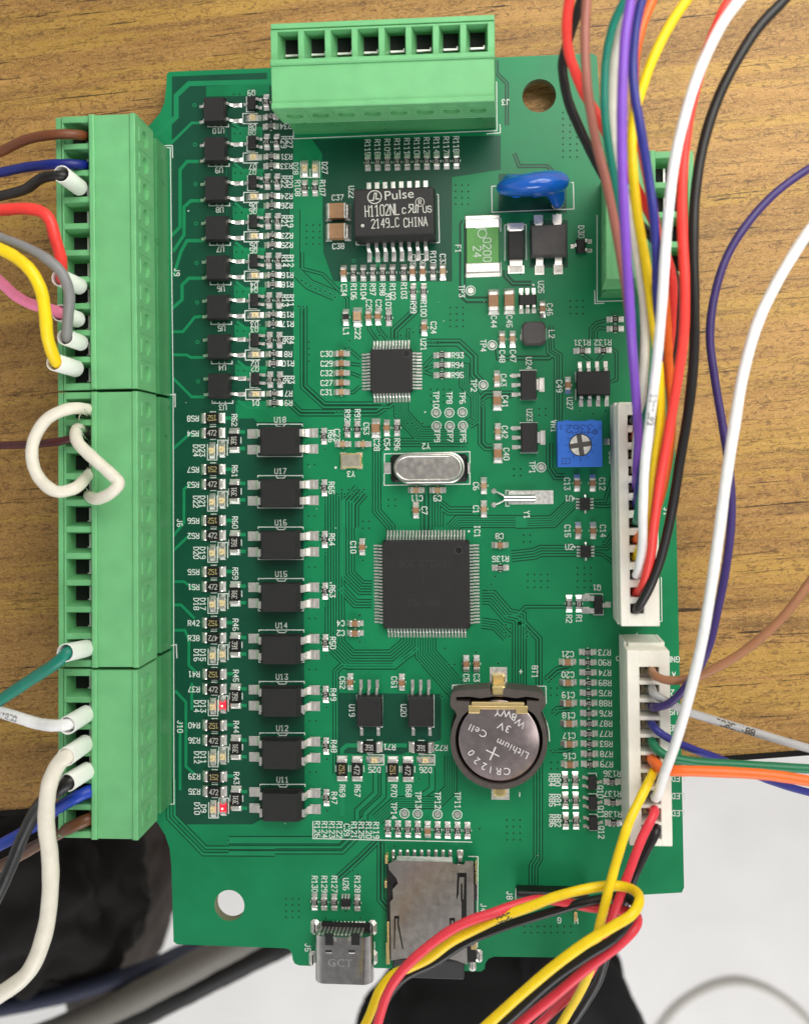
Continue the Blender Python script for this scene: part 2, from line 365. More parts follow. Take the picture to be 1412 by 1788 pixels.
for pts, r, col, lab in (
    ([(-60, 1772, -16), (120, 1735, -16), (250, 1696, -16.5), (310, 1668, -18), (372, 1640, -20)], .30, (40, 46, 66), 'dark blue cable hanging below the board at the lower left'),
    ([(40, 1825, -17), (180, 1768, -16), (290, 1714, -16), (400, 1655, -16.5), (480, 1612, -17.5), (570, 1560, -19)], .48, (118, 114, 106), 'thick grey cable hanging below the lower board edge'),
    ([(150, 1825, -20), (260, 1768, -19), (350, 1722, -18.5), (450, 1672, -19), (540, 1630, -20), (620, 1590, -20)], .42, (24, 23, 22), 'thick black cable under the thick grey cable'),
    ([(1120, 1850, -47.7), (1180, 1764, -47.7), (1235, 1728, -47.7), (1290, 1717, -47.7), (1350, 1735, -47.7), (1415, 1790, -47.7), (1450, 1850, -47.7)], .21, (204, 200, 192), 'pale grey cable curving over the white floor at the lower right'),
    ([(1270, 1300, -6), (1330, 1322, -6), (1420, 1318, -6), (1500, 1312, -6)], .12, (16, 15, 15), 'thin black cable crossing the table edge at the right')):
    if col[0] == 16: continue
    wire(pts, r, wirem('bg%d' % col[0], col, .6), lab, 'cables below the table', 'cable', 'cable')
# ------------------------------------------------------------------ circuit board
board = thing('circuit_board', (0, 0, 0), 'green printed circuit board crowded with soldered parts lying on the wood table', 'circuit board')
ol = [(291, 128), (297, 124.6), (466, 118), (700, 107), (1034, 92.5), (1042, 98), (1047, 180), (1054, 215), (1076, 262), (1098, 303), (1120, 314), (1170, 314),
      (1180, 880), (1190, 1360), (1194, 1550), (1190, 1559), (1120, 1563), (1098, 1571), (1078, 1592), (1066, 1625), (1062, 1674),
      (905, 1671.5), (862, 1671), (852, 1675), (847, 1683), (846, 1692), (840, 1697), (522, 1686.5), (514, 1683), (511, 1676), (509, 1664), (505, 1658.5), (498, 1656.5),
      (309, 1649.5), (303, 1645), (299, 1510), (296, 1482), (288, 1458), (275, 1437), (205, 1400), (205, 280), (262, 217), (279, 197), (287, 178), (290, 150)]
def wl(pts, z=0.0): return [(W(x, y, z).x, W(x, y, z).y) for x, y in pts]
def circ(px, py, r, n=40, z=0.0):
    p = W(px, py, z); R = S(r, z); return [(p.x+R*math.cos(2*math.pi*j/n), p.y+R*math.sin(2*math.pi*j/n)) for j in range(n)]
sub = plate('substrate', wl(ol), [circ(941, 166.5, 29.5), circ(400.5, 1581.5, 27)], -.16, 0, [POUR, EDGE], board)
# layers on the board (cm above it)
ZB, ZI, ZG, ZT, ZP, ZS = .0004, .0008, .0012, .0018, .0026, .0034
bare_shade = MB()
for poly in ([(300, 133), (466, 126), (466, 147), (393, 152), (400, 690), (450, 737), (529, 737), (532, 1430), (455, 1432), (440, 1440), (312, 1440), (304, 1400), (302, 900), (299, 600)],
             [(394, 150), (512, 148), (512, 700), (404, 700), (400.6, 688)],
             [(545, 243), (874, 236), (874, 296), (789, 309), (789, 491), (582, 491), (564, 440), (562, 268)],  # strip along the top plug is shade put into colour; rest bare board
             [(924, 384), (991, 384), (991, 467), (924, 467)], [(870, 303), (989, 303), (989, 371), (870, 371)],
             [(592, 1210), (770, 1212), (770, 1292), (700, 1318), (592, 1316)]):
    bare_shade.sheet(wl(poly), ZB+random.random()*1e-4)
bare_shade.build('bare_and_shade_mask', BARE_SHADE, board)
for i in range(8):
    x, y = 404+1.1*i, 221+69*i; isl = MB()
    isl.sheet(wl([(x, y), (x+12, y+4), (x+54, y+4), (x+54, y+20), (x+40, y+26), (x, y+27)]), ZI); isl.build('copper_pour', POUR, board)
isl = MB(); isl.sheet(wl([(360, 150), (470, 146), (470, 166), (360, 168)]), ZI); isl.build('copper_pour', POUR, board)
gaps, trs, vias = MB(), MB(), MB()
def tr(k, pts, n=1, pitch=14, w=2.6, g=2.1, light=False):
    s = CR[k][2]; P = [c(k, x, y) for x, y in pts]
    for i in range(n):
        Q = offset(P, (i-(n-1)/2)*pitch/s) if n > 1 else P
        Q = wl([(p[0], p[1]) for p in Q])
        if not light: gaps.ribbon(Q, S(w+2*g), ZG)
        trs.ribbon(Q, S(w), ZT)
for a in (('H', [(425, -60), (425, 720), (505, 800), (720, 800), (815, 720), (815, 690)], 7, 14), ('H', [(490, -20), (490, 360), (560, 430), (615, 430)], 5, 14),
          ('H', [(455, 430), (530, 512), (615, 512)], 3, 14), ('H', [(890, 690), (890, 770), (1030, 930), (1110, 1010)], 8, 13), ('H', [(430, 1390), (430, 860), (460, 832), (722, 832), (830, 760)], 2, 14),
          ('H', [(1180, 480), (1232, 480), (1312, 572), (1372, 585), (1372, 930)], 5, 14), ('H', [(1180, 612), (1250, 622), (1312, 684)], 4, 13),
          ('H', [(1020, 130), (1060, 90), (1412, 90)], 5, 12), ('F', [(0, 1303), (178, 1298), (285, 1195)], 5, 11), ('I', [(-20, 252), (90, 240), (120, 226), (300, 226)], 4, 13),
          ('E', [(1100, 978), (680, 978), (640, 1012), (640, 1330), (712, 1412), (712, 1440)], 3, 14), ('E', [(265, 275), (265, 690), (370, 787), (700, 787), (722, 770)], 2, 20),
          ('E', [(200, 780), (250, 826), (640, 826), (680, 800)], 2, 18), ('E', [(505, 1415), (505, 1290), (560, 1225)], 5, 17), ('E', [(900, 465), (1060, 465), (1140, 540), (1140, 630), (1190, 682)], 2, 22),
          ('E', [(1040, 585), (1090, 595), (1090, 680), (1148, 740), (1148, 860), (1110, 885)], 4, 12), ('E', [(765, 772), (765, 830), (860, 935), (1085, 935)], 6, 12),
          ('E', [(640, 452), (600, 395), (600, 365)],), ('E', [(690, 445), (650, 395), (650, 365)],), ('E', [(730, 445), (730, 402), (838, 300), (838, 240)], 2, 20),
          ('E', [(800, 445), (800, 400), (815, 390)],), ('E', [(218, -220), (218, 90), (292, 165), (425, 222)], 5, 10), ('E', [(258, 0), (258, 85), (362, 112), (490, 240), (490, 300)],),
          ('E', [(555, 548), (500, 500), (470, 500)],), ('E', [(555, 580), (520, 575), (490, 575)],), ('E', [(555, 640), (520, 625), (490, 622)],), ('E', [(555, 690), (520, 720), (490, 722)],),
          ('E', [(880, 590), (925, 540), (945, 530)],), ('E', [(880, 605), (945, 580)],), ('E', [(880, 615), (925, 630), (945, 632)],),
          ('K', [(-120, 428), (440, 428), (530, 340)], 1, 14, 7, 2), ('K', [(-120, 470), (455, 470), (590, 335)], 3, 26, 4, 2), ('J', [(880, 60), (880, 255), (1050, 430), (1412, 432)], 2, 34, 4, 2),
          ('K', [(660, 440), (660, 740), (712, 800)], 2, 20), ('K', [(1020, 0), (1020, 170), (950, 240), (740, 240), (640, 330)], 5, 12), ('K', [(655, 60), (655, 200), (560, 290), (560, 330)], 2, 40, 7, 2), ('K', [(925, 60), (925, 170), (880, 200)], 1, 14, 8, 2),
          ('K', [(440, 630), (560, 520), (640, 440)], 2, 18), ('L', [(108, -40), (108, 495), (85, 532), (85, 640)], 3, 14), ('I', [(-5, 548), (36, 570), (112, 650), (112, 880)], 2, 16),
          ('I', [(-60, 540), (5, 535), (48, 495), (245, 495)], 1, 14), ('I', [(415, 190), (430, 190), (470, 130)],), ('I', [(375, 215), (440, 215), (480, 180)],), ('I', [(375, 238), (420, 245), (478, 290)],), ('F', [(375, 1200), (430, 1200), (470, 1070)],), ('F', [(378, 1222), (440, 1225), (470, 1215)],),
          ('I', [(145, 850), (200, 800), (255, 790)], 2, 16), ('I', [(180, 1010), (200, 990), (260, 985)], 2, 14), ('I', [(175, 1190), (240, 1190), (270, 1180)],),
          ('P', [(-20, 255), (140, 255), (250, 360), (250, 500), (310, 560)], 2, 26), ('P', [(430, 300), (440, 375), (830, 375), (860, 350)], 1, 14, 3, 3), ('P', [(830, 130), (840, 320), (900, 360), (900, 860)], 2, 40), ('P', [(390, 1065), (345, 1065), (310, 1030), (310, 690), (345, 655), (555, 655)], 2, 30),
          ('P', [(835, 1030), (835, 1220), (880, 1290), (950, 1290)], 2, 26), ('P', [(1150, 230), (1150, 150), (1190, 105), (1280, 80)],), ('P', [(1190, 230), (1190, 170), (1215, 140), (1280, 150)],), ('P', [(1310, 300), (1350, 330), (1350, 540), (1305, 560)],),
          ('P', [(1085, 345), (1160, 400)],), ('P', [(1245, 345), (1200, 400)],), ('O', [(190, 500), (175, 530), (175, 1110), (215, 1145), (380, 1145)], 1, 14, 4, 4), ('O', [(530, 900), (530, 950), (590, 1010), (740, 1010)], 1, 14, 2, 4), ('O', [(600, -60), (640, 45), (870, 45), (940, 110)], 1, 14, 1.5, 3), ('Y', [(1310, 290), (1310, 360), (1365, 415), (1365, 640)], 1, 14, 1.5, 3),
          ('E', [(1135, 1330), (1010, 1330), (960, 1290), (960, 1412)], 3, 14), ('E', [(895, 1200), (895, 1460)], 3, 22), ('Z', [(320, 945), (410, 1040), (410, 1100)], 1, 14, 3, 0, True), ('Z', [(530, 945), (440, 1040), (440, 1100)], 1, 14, 3, 0, True),
          ('A', [(795, 700), (905, 600), (905, 490), (970, 428), (1395, 418)], 1, 14, 9, 0, True), ('A', [(878, 735), (985, 630), (1060, 630)], 1, 14, 5, 0, True), ('A', [(880, 1210), (925, 1165), (925, 870), (960, 828), (1020, 828)], 1, 14, 6, 0, True), ('A', [(890, 1290), (945, 1205), (945, 1062), (980, 1030), (1050, 1030)], 1, 14, 6, 0, True),
          ('A', [(890, 1420), (930, 1290), (960, 1235), (1050, 1235)], 1, 14, 6, 0, True), ('D', [(885, 230), (935, 185), (935, 110), (970, 75), (1045, 75)], 1, 14, 6, 0, True), ('D', [(880, 350), (940, 350), (1000, 275), (1050, 270)], 1, 14, 5, 0, True), ('D', [(885, 468), (960, 470), (980, 482), (1050, 482)], 1, 14, 5, 0, True), ('D', [(890, 590), (985, 685), (1050, 685)], 1, 14, 5, 0, True),
          ('D', [(885, 955), (970, 880), (1020, 880)], 1, 14, 5, 0, True), ('D', [(890, 1400), (945, 1330), (945, 1160), (980, 1130)], 1, 14, 5, 0, True), ('G', [(890, 180), (975, 100)], 1, 14, 5, 0, True), ('G', [(890, 340), (945, 340), (1000, 380)], 1, 14, 5, 0, True), ('G', [(890, 460), (930, 460), (1000, 530)], 1, 14, 5, 0, True), ('G', [(890, 590), (950, 590), (970, 640), (970, 770), (1010, 810)], 1, 14, 5, 0, True),
          ('G', [(900, 900), (955, 960), (955, 1290), (1000, 1330)], 1, 14, 5, 0, True), ('G', [(985, 860), (985, 1000)], 1, 14, 5, 0, True), ('G', [(925, 1060), (925, 1412)], 1, 14, 5, 0, True), ('M', [(460, 450), (560, 520), (840, 520)], 1, 14, 5, 0, True), ('Q', [(60, 640), (60, 900)], 1, 14, 9, 0, True), ('Q', [(60, 520), (60, 490), (90, 465), (460, 465)], 1, 14, 7, 0, True)):
    tr(*a)
for i in range(1, 8):
    tr('.', [(408+1.1*i, 216+69*i), (424+1.1*i, 229+69*i), (460+1.1*i, 229+69*i)], 1, 14, 5, 0, True)
for i in range(8):
    tr('.', [(415+.5*i, 754+89.8*i), (428+.5*i, 754+89.8*i)], 1, 1, 6, 0, True); tr('.', [(415+.5*i, 783+89.8*i), (428+.5*i, 783+89.8*i)], 1, 1, 6, 0, True)
    tr('.', [(392+.5*i, 730+89.3*i), (405+.5*i, 730+89.3*i)], 1, 1, 6, 0, True); tr('.', [(552+.6*i, 754+90*i), (562+.6*i, 754+90*i)], 1, 1, 4, 2)
def via(x, y, r=1.6, ring=False):
    p = W(x, y)
    if ring: vias.annulus(p.x, p.y, S(1.7), S(3.6), ZT+.0003, 12, 1)
    vias.sheet([(p.x+S(r)*math.cos(a*math.pi/4), p.y+S(r)*math.sin(a*math.pi/4)) for a in range(8)], ZT+.0004, 0)
def vgrid(k, x0, x1, nx, y0, y1, ny, r=1.5):
    for i in range(nx):
        for j in range(ny):
            p = c(k, x0+(x1-x0)*i/max(1, nx-1), y0+(y1-y0)*j/max(1, ny-1)); via(*p, r)
for a in (('B', 1045, 1110, 3, 950, 1048, 4), ('B', 280, 347, 3, 1155, 1253, 4), ('E', 1017, 1083, 3, 285, 382, 4), ('O', 1060, 1166, 3, 1153, 1258, 3), ('I', 58, 154, 4, 340, 402, 3), ('I', 298, 362, 3, 308, 402, 4), ('K', 1308, 1376, 3, 330, 432, 4), ('K', 175, 240, 3, 735, 830, 4),
          ('C', 228, 262, 2, 540, 755, 8), ('C', 295, 295, 1, 660, 755, 4), ('a', 230, 565, 8, 1155, 1200, 2), ('S', 140, 188, 2, 455, 510, 2), ('S', 143, 193, 2, 1035, 1085, 2), ('P', 755, 805, 2, 765, 815, 2), ('P', 560, 612, 2, 1230, 1282, 2), ('E', 918, 1015, 4, 705, 770, 3), ('E', 700, 735, 2, 1272, 1304, 2), ('E', 292, 292, 1, 462, 560, 4), ('E', 1345, 1378, 2, 1115, 1148, 2), ('H', 568, 600, 2, 90, 125, 2), ('I', 38, 70, 2, 150, 182, 2)):
    vgrid(*a)
for i in range(8):
    for dx in (0, 10.5): via(408+dx+1.1*i, 164+69*i+(71 if 0 else 0), 1.5) if i < 8 else 0
    via(538+.5*i, 811+89.6*i-(0), 1.4) if i < 7 else 0; via(549+.5*i, 811+89.6*i, 1.4) if i < 7 else 0
    via(567+.6*i, 784.5+90.2*i, 1.5, True); via(339.5+.9*i, 183+69*i, 1.5, True)
for k, pts in (('H', [(553, 572), (553, 708), (568, 290), (1248, 372), (1228, 412), (1222, 443), (1302, 622), (1325, 640), (1302, 662), (1322, 680), (1375, 612), (862, 815), (1010, 825), (1040, 825), (990, 742), (1150, 762), (975, 990), (1070, 900), (1263, 820)]),
               ('E', [(255, 145), (275, 160), (300, 174), (325, 187), (350, 198), (375, 200), (400, 213), (425, 232), (238, 278), (262, 280), (655, 428), (762, 427), (808, 393), (827, 412), (860, 412), (905, 465), (933, 465), (445, 1243), (475, 1243), (515, 1243), (553, 1243), (462, 1220), (497, 1220), (537, 1220), (575, 1220), (798, 880), (822, 880), (850, 905), (875, 880), (1102, 858), (1130, 858), (1130, 885), (1080, 1000), (1105, 980), (742, 832), (677, 790), (435, 822), (458, 822), (500, 455), (497, 490)]),
               ('I', [(145, 845), (172, 845), (175, 1008), (195, 992), (168, 1188), (192, 1188), (48, 602), (70, 622), (55, 638), (20, 575)]), ('P', [(115, 470), (1072, 782), (1170, 805), (1268, 780), (322, 708), (322, 738)]), ('O', [(612, 900), (652, 938), (952, 898), (920, 932)]), ('K', [(518, 588), (542, 608), (378, 835), (555, 835), (482, 800), (732, 465), (1168, 375), (858, 118)]), ('Z', [(125, 1022), (742, 1022), (450, 55)]), ('J', [(1172, 375)])):
    for x, y in pts: via(*c(k, x, y), 1.6, True)
dust = MB(); rd = random.Random(4)
for x, y in [(329, 368), (325, 703), (541, 815), (1020, 1640), (938, 1494)]+[(rd.uniform(320, 1150), rd.uniform(140, 1540)) for _ in range(34)]:
    p = W(x, y); r_ = S(rd.choice((.5, .6, .7, .9, 1.3))); a0 = rd.random()*6; e_ = rd.uniform(1, 2.2)
    dust.sheet([(p.x+r_*e_*math.cos(a0)*math.cos(k*1.047)-r_*math.sin(a0)*math.sin(k*1.047), p.y+r_*e_*math.sin(a0)*math.cos(k*1.047)+r_*math.cos(a0)*math.sin(k*1.047)) for k in range(6)], ZS+.0006)
tag(dust.build('dust_speck', SILK, board), kind='stuff')
tag(gaps.build('trace_clearance', GAPM, board), kind='stuff'); tag(trs.build('copper_trace', TRACE, board), kind='stuff')
tag(vias.build('via_hole', [HOLE, TRACE], board), kind='stuff')
# ------------------------------------------------------------------ silkscreen
silk = MB(); lines = MB()
def T(t, px, py, rot=90, h=9.2): silk.text(t, W(px, py), S(h), rot, ZS, S(1.55), 0)
def TC(t, k, x, y, rot=90, h=9.2): T(t, *c(k, x, y), rot, h)
def LN(pts, w=1.7, closed=False): lines.line(wl(pts), S(w), ZS+.0003, 0, closed)
def LNC(k, pts, w=1.7, closed=False): LN([c(k, x, y) for x, y in pts], w, closed)
# ------------------------------------------------------------------ small parts: prototypes shared by many copies
PROTO = {}
def chip_proto(kind):
    if kind in PROTO: return PROTO[kind]
    base, _, val = kind.partition(':'); mb = MB(); subs = []
    if base in ('r', 'c', 'l', 'z'):            # 0603
        L, Wd, hh = .168, .088, (.045 if base in 'rz' else .08)
        for s in (-1, 1):
            mb.rings([[(s*.045, -.048, ZP), (s*.133, -.048, ZP), (s*.133, .048, ZP), (s*.045, .048, ZP)], [(s*.05, -.036, hh*.55), (s*.085, -.036, hh*.55), (s*.085, .036, hh*.55), (s*.05, .036, hh*.55)]], 2)
            mb.box(s*(L/2-.021), 0, .042, Wd+.004, ZP, hh+.003, .008, 1)
        mb.box(0, 0, L-.08, Wd, ZP, hh, .006, 0)
        for s in (-1, 1): mb.seg((-.012, s*.060), (.012, s*.060), .012, ZS+.001, 4)
        if base == 'r' and val:
            mb.text(val, (0, 0), .05, 0, hh+.0008, .0065, 3, adv=.56, aspect=.42)
        if base == 'z': mb.line([(-.016, -.02), (.016, -.02), (.016, .02), (-.016, .02)], .008, hh+.0008, 3, True)
        body = {'r': BLACK2, 'z': BLACK2, 'l': BLACK, 'c': (CERAM2 if val else CERAM)}[base]
        me = mb.mesh('chip', [body, TIN, SOLDER, PRINT, SILK])
    elif base == 'R':                            # 1206 resistor
        for s in (-1, 1): 
            mb.rings([[(s*.11, -.085, ZP), (s*.20, -.085, ZP), (s*.20, .085, ZP), (s*.11, .085, ZP)], [(s*.12, -.07, .03), (s*.16, -.07, .03), (s*.16, .07, .03), (s*.12, .07, .03)]], 1)
            lines_ = [(-.045, s*.103), (.045, s*.103)]; mb.seg(*lines_, .016, ZS+.001, 3)
        mb.box(0, 0, .21, .16, ZP, .055, .006, 0)
        mb.text(val, (0, 0), .08, 180 if val in ('152',) else 0, .0562, .0095, 2, adv=.62, aspect=.5)
        me = mb.mesh('chip', [BLACK2, SOLDER, YPRINT if val == '152' else PRINT, SILK])
        for s in (-1, 1):
            b = MB(); b.box(s*.134, 0, .058, .164, ZP, .058, .012, 0); subs.append(('end_cap', b.mesh('end_cap', TIN)))
    elif base in ('C8', 'C7', 'C12'):                    # bigger ceramic capacitors
        L, Wd, hh, cc = {'C8': (.30, .155, .12, .07), 'C7': (.20, .125, .10, .045), 'C12': (.31, .235, .15, .05)}[base]
        for s in (-1, 1):
            e = L/2
            mb.rings([[(s*(e-.05), -Wd*.58, ZP), (s*(e+.055), -Wd*.58, ZP), (s*(e+.055), Wd*.58, ZP), (s*(e-.05), Wd*.58, ZP)], [(s*(e-.05), -Wd*.42, hh*.5), (s*(e+.005), -Wd*.42, hh*.5), (s*(e+.005), Wd*.42, hh*.5), (s*(e-.05), Wd*.42, hh*.5)]], 1)
        mb.box(0, 0, L-.06, Wd, ZP, hh, .008, 0)
        me = mb.mesh('chip', [CERAM2 if val else CERAM, SOLDER])
        for s in (-1, 1):
            b = MB(); b.box(s*(L/2-cc/2), 0, cc, Wd+.006, ZP, hh+.004, .014, 0); subs.append(('end_cap', b.mesh('end_cap', TIN)))
    elif base == 'D':                            # small indicator light
        lit = val == 'lit'
        for s in (-1, 1):
            mb.rings([[(s*.05, -.05, ZP), (s*.135, -.05, ZP), (s*.135, .05, ZP), (s*.05, .05, ZP)], [(s*.05, -.035, .035), (s*.09, -.035, .035), (s*.09, .035, .035), (s*.05, .035, .035)]], 1)
        mb.box(0, 0, .165, .095, ZP, .03, .004, 0)
        me = mb.mesh('indicator', [LEDRED if lit else OFFW, SOLDER])
        b = MB(); b.rings([[(-.05, -.045, .03), (.05, -.045, .03), (.05, .045, .03), (-.05, .045, .03)], [(-.042, -.036, .07), (.042, -.036, .07), (.042, .036, .07), (-.042, .036, .07)]], 0)
        b.box(0, 0, .03 if lit else .02, .03 if lit else .02, .0702, .0712, 0, 1)
        if not lit: b.box(.012, -.02, .008, .03, .0702, .0710, 0, 1)
        subs.append(('lens', b.mesh('lens', [LEDRED if lit else LEDW, LEDHOT if lit else GOLD])))
    elif base == 'Q':                            # three leg transistor; two legs to +x
        mb.box(0, 0, .13, .20, .01, .10, .016, 0)
        me = mb.mesh('transistor', [BLACK])
        for x, y in ((1, .065), (1, -.065), (-1, 0)):
            b = MB(); b.rings([[(x*.06, y-.022, .05), (x*.06, y+.022, .05), (x*.06, y+.022, .06), (x*.06, y-.022, .06)], [(x*.09, y-.022, .05), (x*.09, y+.022, .05), (x*.095, y+.022, .06), (x*.095, y-.022, .06)],
                              [(x*.10, y-.022, ZP), (x*.10, y+.022, ZP), (x*.115, y+.022, .014), (x*.115, y-.022, .014)], [(x*.15, y-.026, ZP), (x*.15, y+.026, ZP), (x*.15, y+.026, .012), (x*.15, y-.026, .012)]], 0)
            subs.append(('lead', b.mesh('lead', SOLDER)))
    elif base == 'O4':                           # slim four leg opto coupler
        mb.rings([[(-.165, -.19, .02), (.165, -.19, .02), (.165, .19, .02), (-.165, .19, .02)], [(-.178, -.205, .10), (.178, -.205, .10), (.178, .205, .10), (-.178, .205, .10)], [(-.160, -.185, .20), (.160, -.185, .20), (.160, .185, .20), (-.160, .185, .20)]], 0)
        me = mb.mesh('coupler', [BLACK])
        for sx in (-1, 1):
            for sy in (-1, 1):
                b = MB(); y = sy*.127
                pr = [(.16, .09, .105), (.205, .09, .105), (.215, .02, .045), (.26, ZP, .018), (.345 if sx > 0 else .30, ZP, .012)]
                b.rings([[(sx*x, y-.022, z0), (sx*x, y+.022, z0), (sx*x, y+.022, z1), (sx*x, y-.022, z1)] for x, z0, z1 in pr], 0)
                if sx > 0: b.rings([[(sx*.25, y-.035, ZP), (sx*.40, y-.035, ZP), (sx*.40, y+.035, ZP), (sx*.25, y+.035, ZP)], [(sx*.29, y-.02, .016), (sx*.36, y-.02, .012), (sx*.36, y+.02, .012), (sx*.29, y+.02, .016)]], 0)
                subs.append(('lead', b.mesh('lead', SOLDER)))
    elif base == 'O8':                           # tall four leg opto coupler
        mb.rings([[(-.30, -.215, .04), (.30, -.215, .04), (.30, .215, .04), (-.30, .215, .04)], [(-.325, -.23, .17), (.325, -.23, .17), (.325, .23, .17), (-.325, .23, .17)], [(-.262, -.215, .30), (.262, -.215, .30), (.262, .215, .30), (-.262, .215, .30)]], 0)
        mb.box(-.278, 0, .006, .30, .25, .262, 0, 0)
        me = mb.mesh('coupler', [BLACK])
        for sx in (-1, 1):
            for sy in (-1, 1):
                b = MB(); y = sy*.127
                pr = [(.31, .16, .185, .058), (.36, .16, .185, .058), (.375, .06, .12, .06), (.385, .02, .05, .06), (.44, .004, .03, .06), (.50, .004, .03, .06)]
                b.rings([[(sx*x, y-w_, z0), (sx*x, y+w_, z0), (sx*x, y+w_, z1), (sx*x, y-w_, z1)] for x, z0, z1, w_ in pr], 0)
                b.box(sx*.49, y, .17, .15, ZP-.001, .008, .003, 0)
                subs.append(('lead', b.mesh('lead', TIN)))
    PROTO[kind] = (me, subs); return PROTO[kind]
PARTNAME = {'r': 'resistor', 'z': 'resistor', 'R': 'resistor', 'c': 'capacitor', 'l': 'inductor', 'C8': 'capacitor', 'C7': 'capacitor', 'C12': 'capacitor', 'D': 'indicator_light', 'Q': 'transistor', 'O4': 'optocoupler', 'O8': 'optocoupler'}
def put(kind, px, py, rot=0, z=0.0):
    me, subs = chip_proto(kind); p = W(px, py, z)
    o = link(PARTNAME[kind.split(':')[0]], me, board, (p.x, p.y, 0), math.radians(rot))
    for n, sm in subs: link(n, sm, o)
    return o
def H(kind, k, x, y, flip=False, z=0.0): return put(kind, *c(k, x, y), 180 if flip else 0, z)
def V(kind, k, x, y, flip=False, z=0.0): return put(kind, *c(k, x, y), 90 if flip else -90, z)
# left column: eight slim couplers, transistors, lights and resistors
lab = [None, ('R27', 'R29', 'R31', 'R33'), ('R20', 'R22', 'R24', 'R26'), ('R19', 'R21', 'R23', 'R25'), ('R12', 'R14', 'R16', 'R18'), ('R11', 'R13', 'R15', 'R17'), ('R4', 'R6', 'R8', 'R10'), ('R3', 'R5', 'R7', 'R9')]
for i in range(8):
    x, y = 373+1.08*i, 190+69*i
    put('O4', x, y, 0, .20)
    T('U%d' % (10-i), x+8.5, y+38, 180); LN([(x-10, y+26.5), (x-10, y+31), (x+26, y+31), (x+26, y+26.5)]); LN([(x+3, y+28), (x+3, y+31)]); LN([(x+13, y+28), (x+13, y+31)])
    qx, qy = 439+.9*i, 178.7+68.85*i
    put('Q', qx+1, qy+1, 0, .05); T('Q%d' % (9-i), qx, qy-17, 180); LN([(qx-8.5, qy-10), (qx-8.5, qy+16), (qx+5, qy+16)])
    dx, dy = 440.5+.75*i, 206+68.85*i
    put('D', dx+2, dy, 0); T('D%d' % (8-i), dx, dy+15.5, 180); LN([(dx+9, dy-8.5), (dx-16.5, dy-8), (dx-16.5, dy+9.5), (dx+9, dy+9)])
    ry = 178.5+69.2*i
    put('r:821', 465.5+.95*i, ry, -90)
    if i: put('r:642', 482.5+.95*i, ry, -90)
    put('r:750', 473+.85*i, 204.5+68.95*i, 0); put('r:332', 473+.85*i, 220.8+68.95*i, 0)
    if lab[i]:
        a = lab[i]; T(a[0], 505.5+.5*i, ry, 90); T(a[1], 495+.5*i, ry, 90); T(a[2], 499.5+.6*i, 204.5+68.95*i, 180); T(a[3], 499.5+.6*i, 220.8+68.95*i, 180)
    else: T('R34', 499, 220, 180)
# middle left column: eight tall couplers with their resistors and lights
NM = [('R58', 'R54', 'R62', 'D24', 'D23', 'R66'), ('R57', 'R53', 'R61', 'D22', 'D21', 'R65'), ('R56', 'R52', 'R60', 'D20', 'D19', 'R64'), ('R55', 'R51', 'R59', 'D18', 'D17', 'R63'), ('R42', 'R38', 'R46', 'D16', 'D15', 'R50'), ('R41', 'R37', 'R45', 'D14', 'D13', 'R49'), ('R40', 'R36', 'R44', 'D12', 'D11', 'R48'), ('R39', 'R35', 'R43', 'D10', 'D9', 'R47')]
for i in range(8):
    n = NM[i]; f = 89.35*i
    put('O8', 485+.55*i, 769.5+91.6*i, 0, .30)
    sx, sy = .65*i, 89.9*i
    LN([(449.5+sx, 743+sy), (449.5+sx, 740.5+sy), (528+sx, 740.5+sy), (528+sx, 744+sy)]); LN([(481+sx, 741+sy), (484+sx, 745+sy), (495+sx, 745+sy), (498+sx, 741+sy)]); LN([(449.5+sx, 794+sy), (449.5+sx, 797+sy), (528+sx, 797+sy), (528+sx, 792+sy)])
    T('U%d' % (18-i), 489+.63*i, 732.7+89.85*i, 0)
    put('R:152', 372+.45*i, 730+f, random.choice((0, 180))); put('R:472', 372+.45*i, 756+f, random.choice((0, 180)))
    put('R:391', 409.8+.45*i, 768.8+f, random.choice((90, -90)))
    put('D', 371+.3*i, 786.7+f, -90); d = put('D:lit' if n[4] in ('D13', 'D9') else 'D', 388.4+.3*i, 784.3+f, -90)
    if n[4] in ('D13', 'D9'): d['label'] = 'indicator light glowing red'
    a, b = .3*i, f
    LN([(362.5+a, 776+b), (362.5+a, 803+b), (379+a, 803+b), (379+a, 776+b)]); LN([(380.5+a, 795+b), (380.5+a, 768.5+b), (397+a, 768.5+b), (397+a, 795+b)])
    r = 0 if i == 4 else 180
    T(n[0], 337+.35*i, 730.7+f, r); T(n[1], 337+.35*i, 757+f, r); T(n[2], 409.3+.5*i, 733.5+f, 90); T(n[3], 342+.3*i, 786.7+f, 90); T(n[4], 353.3+.3*i, 786.7+f, 90)
    put('r:471', 566+.6*i, 761.5+90.2*i, -90); T(n[5], 578+.8*i, 761.5+90.3*i, 90)
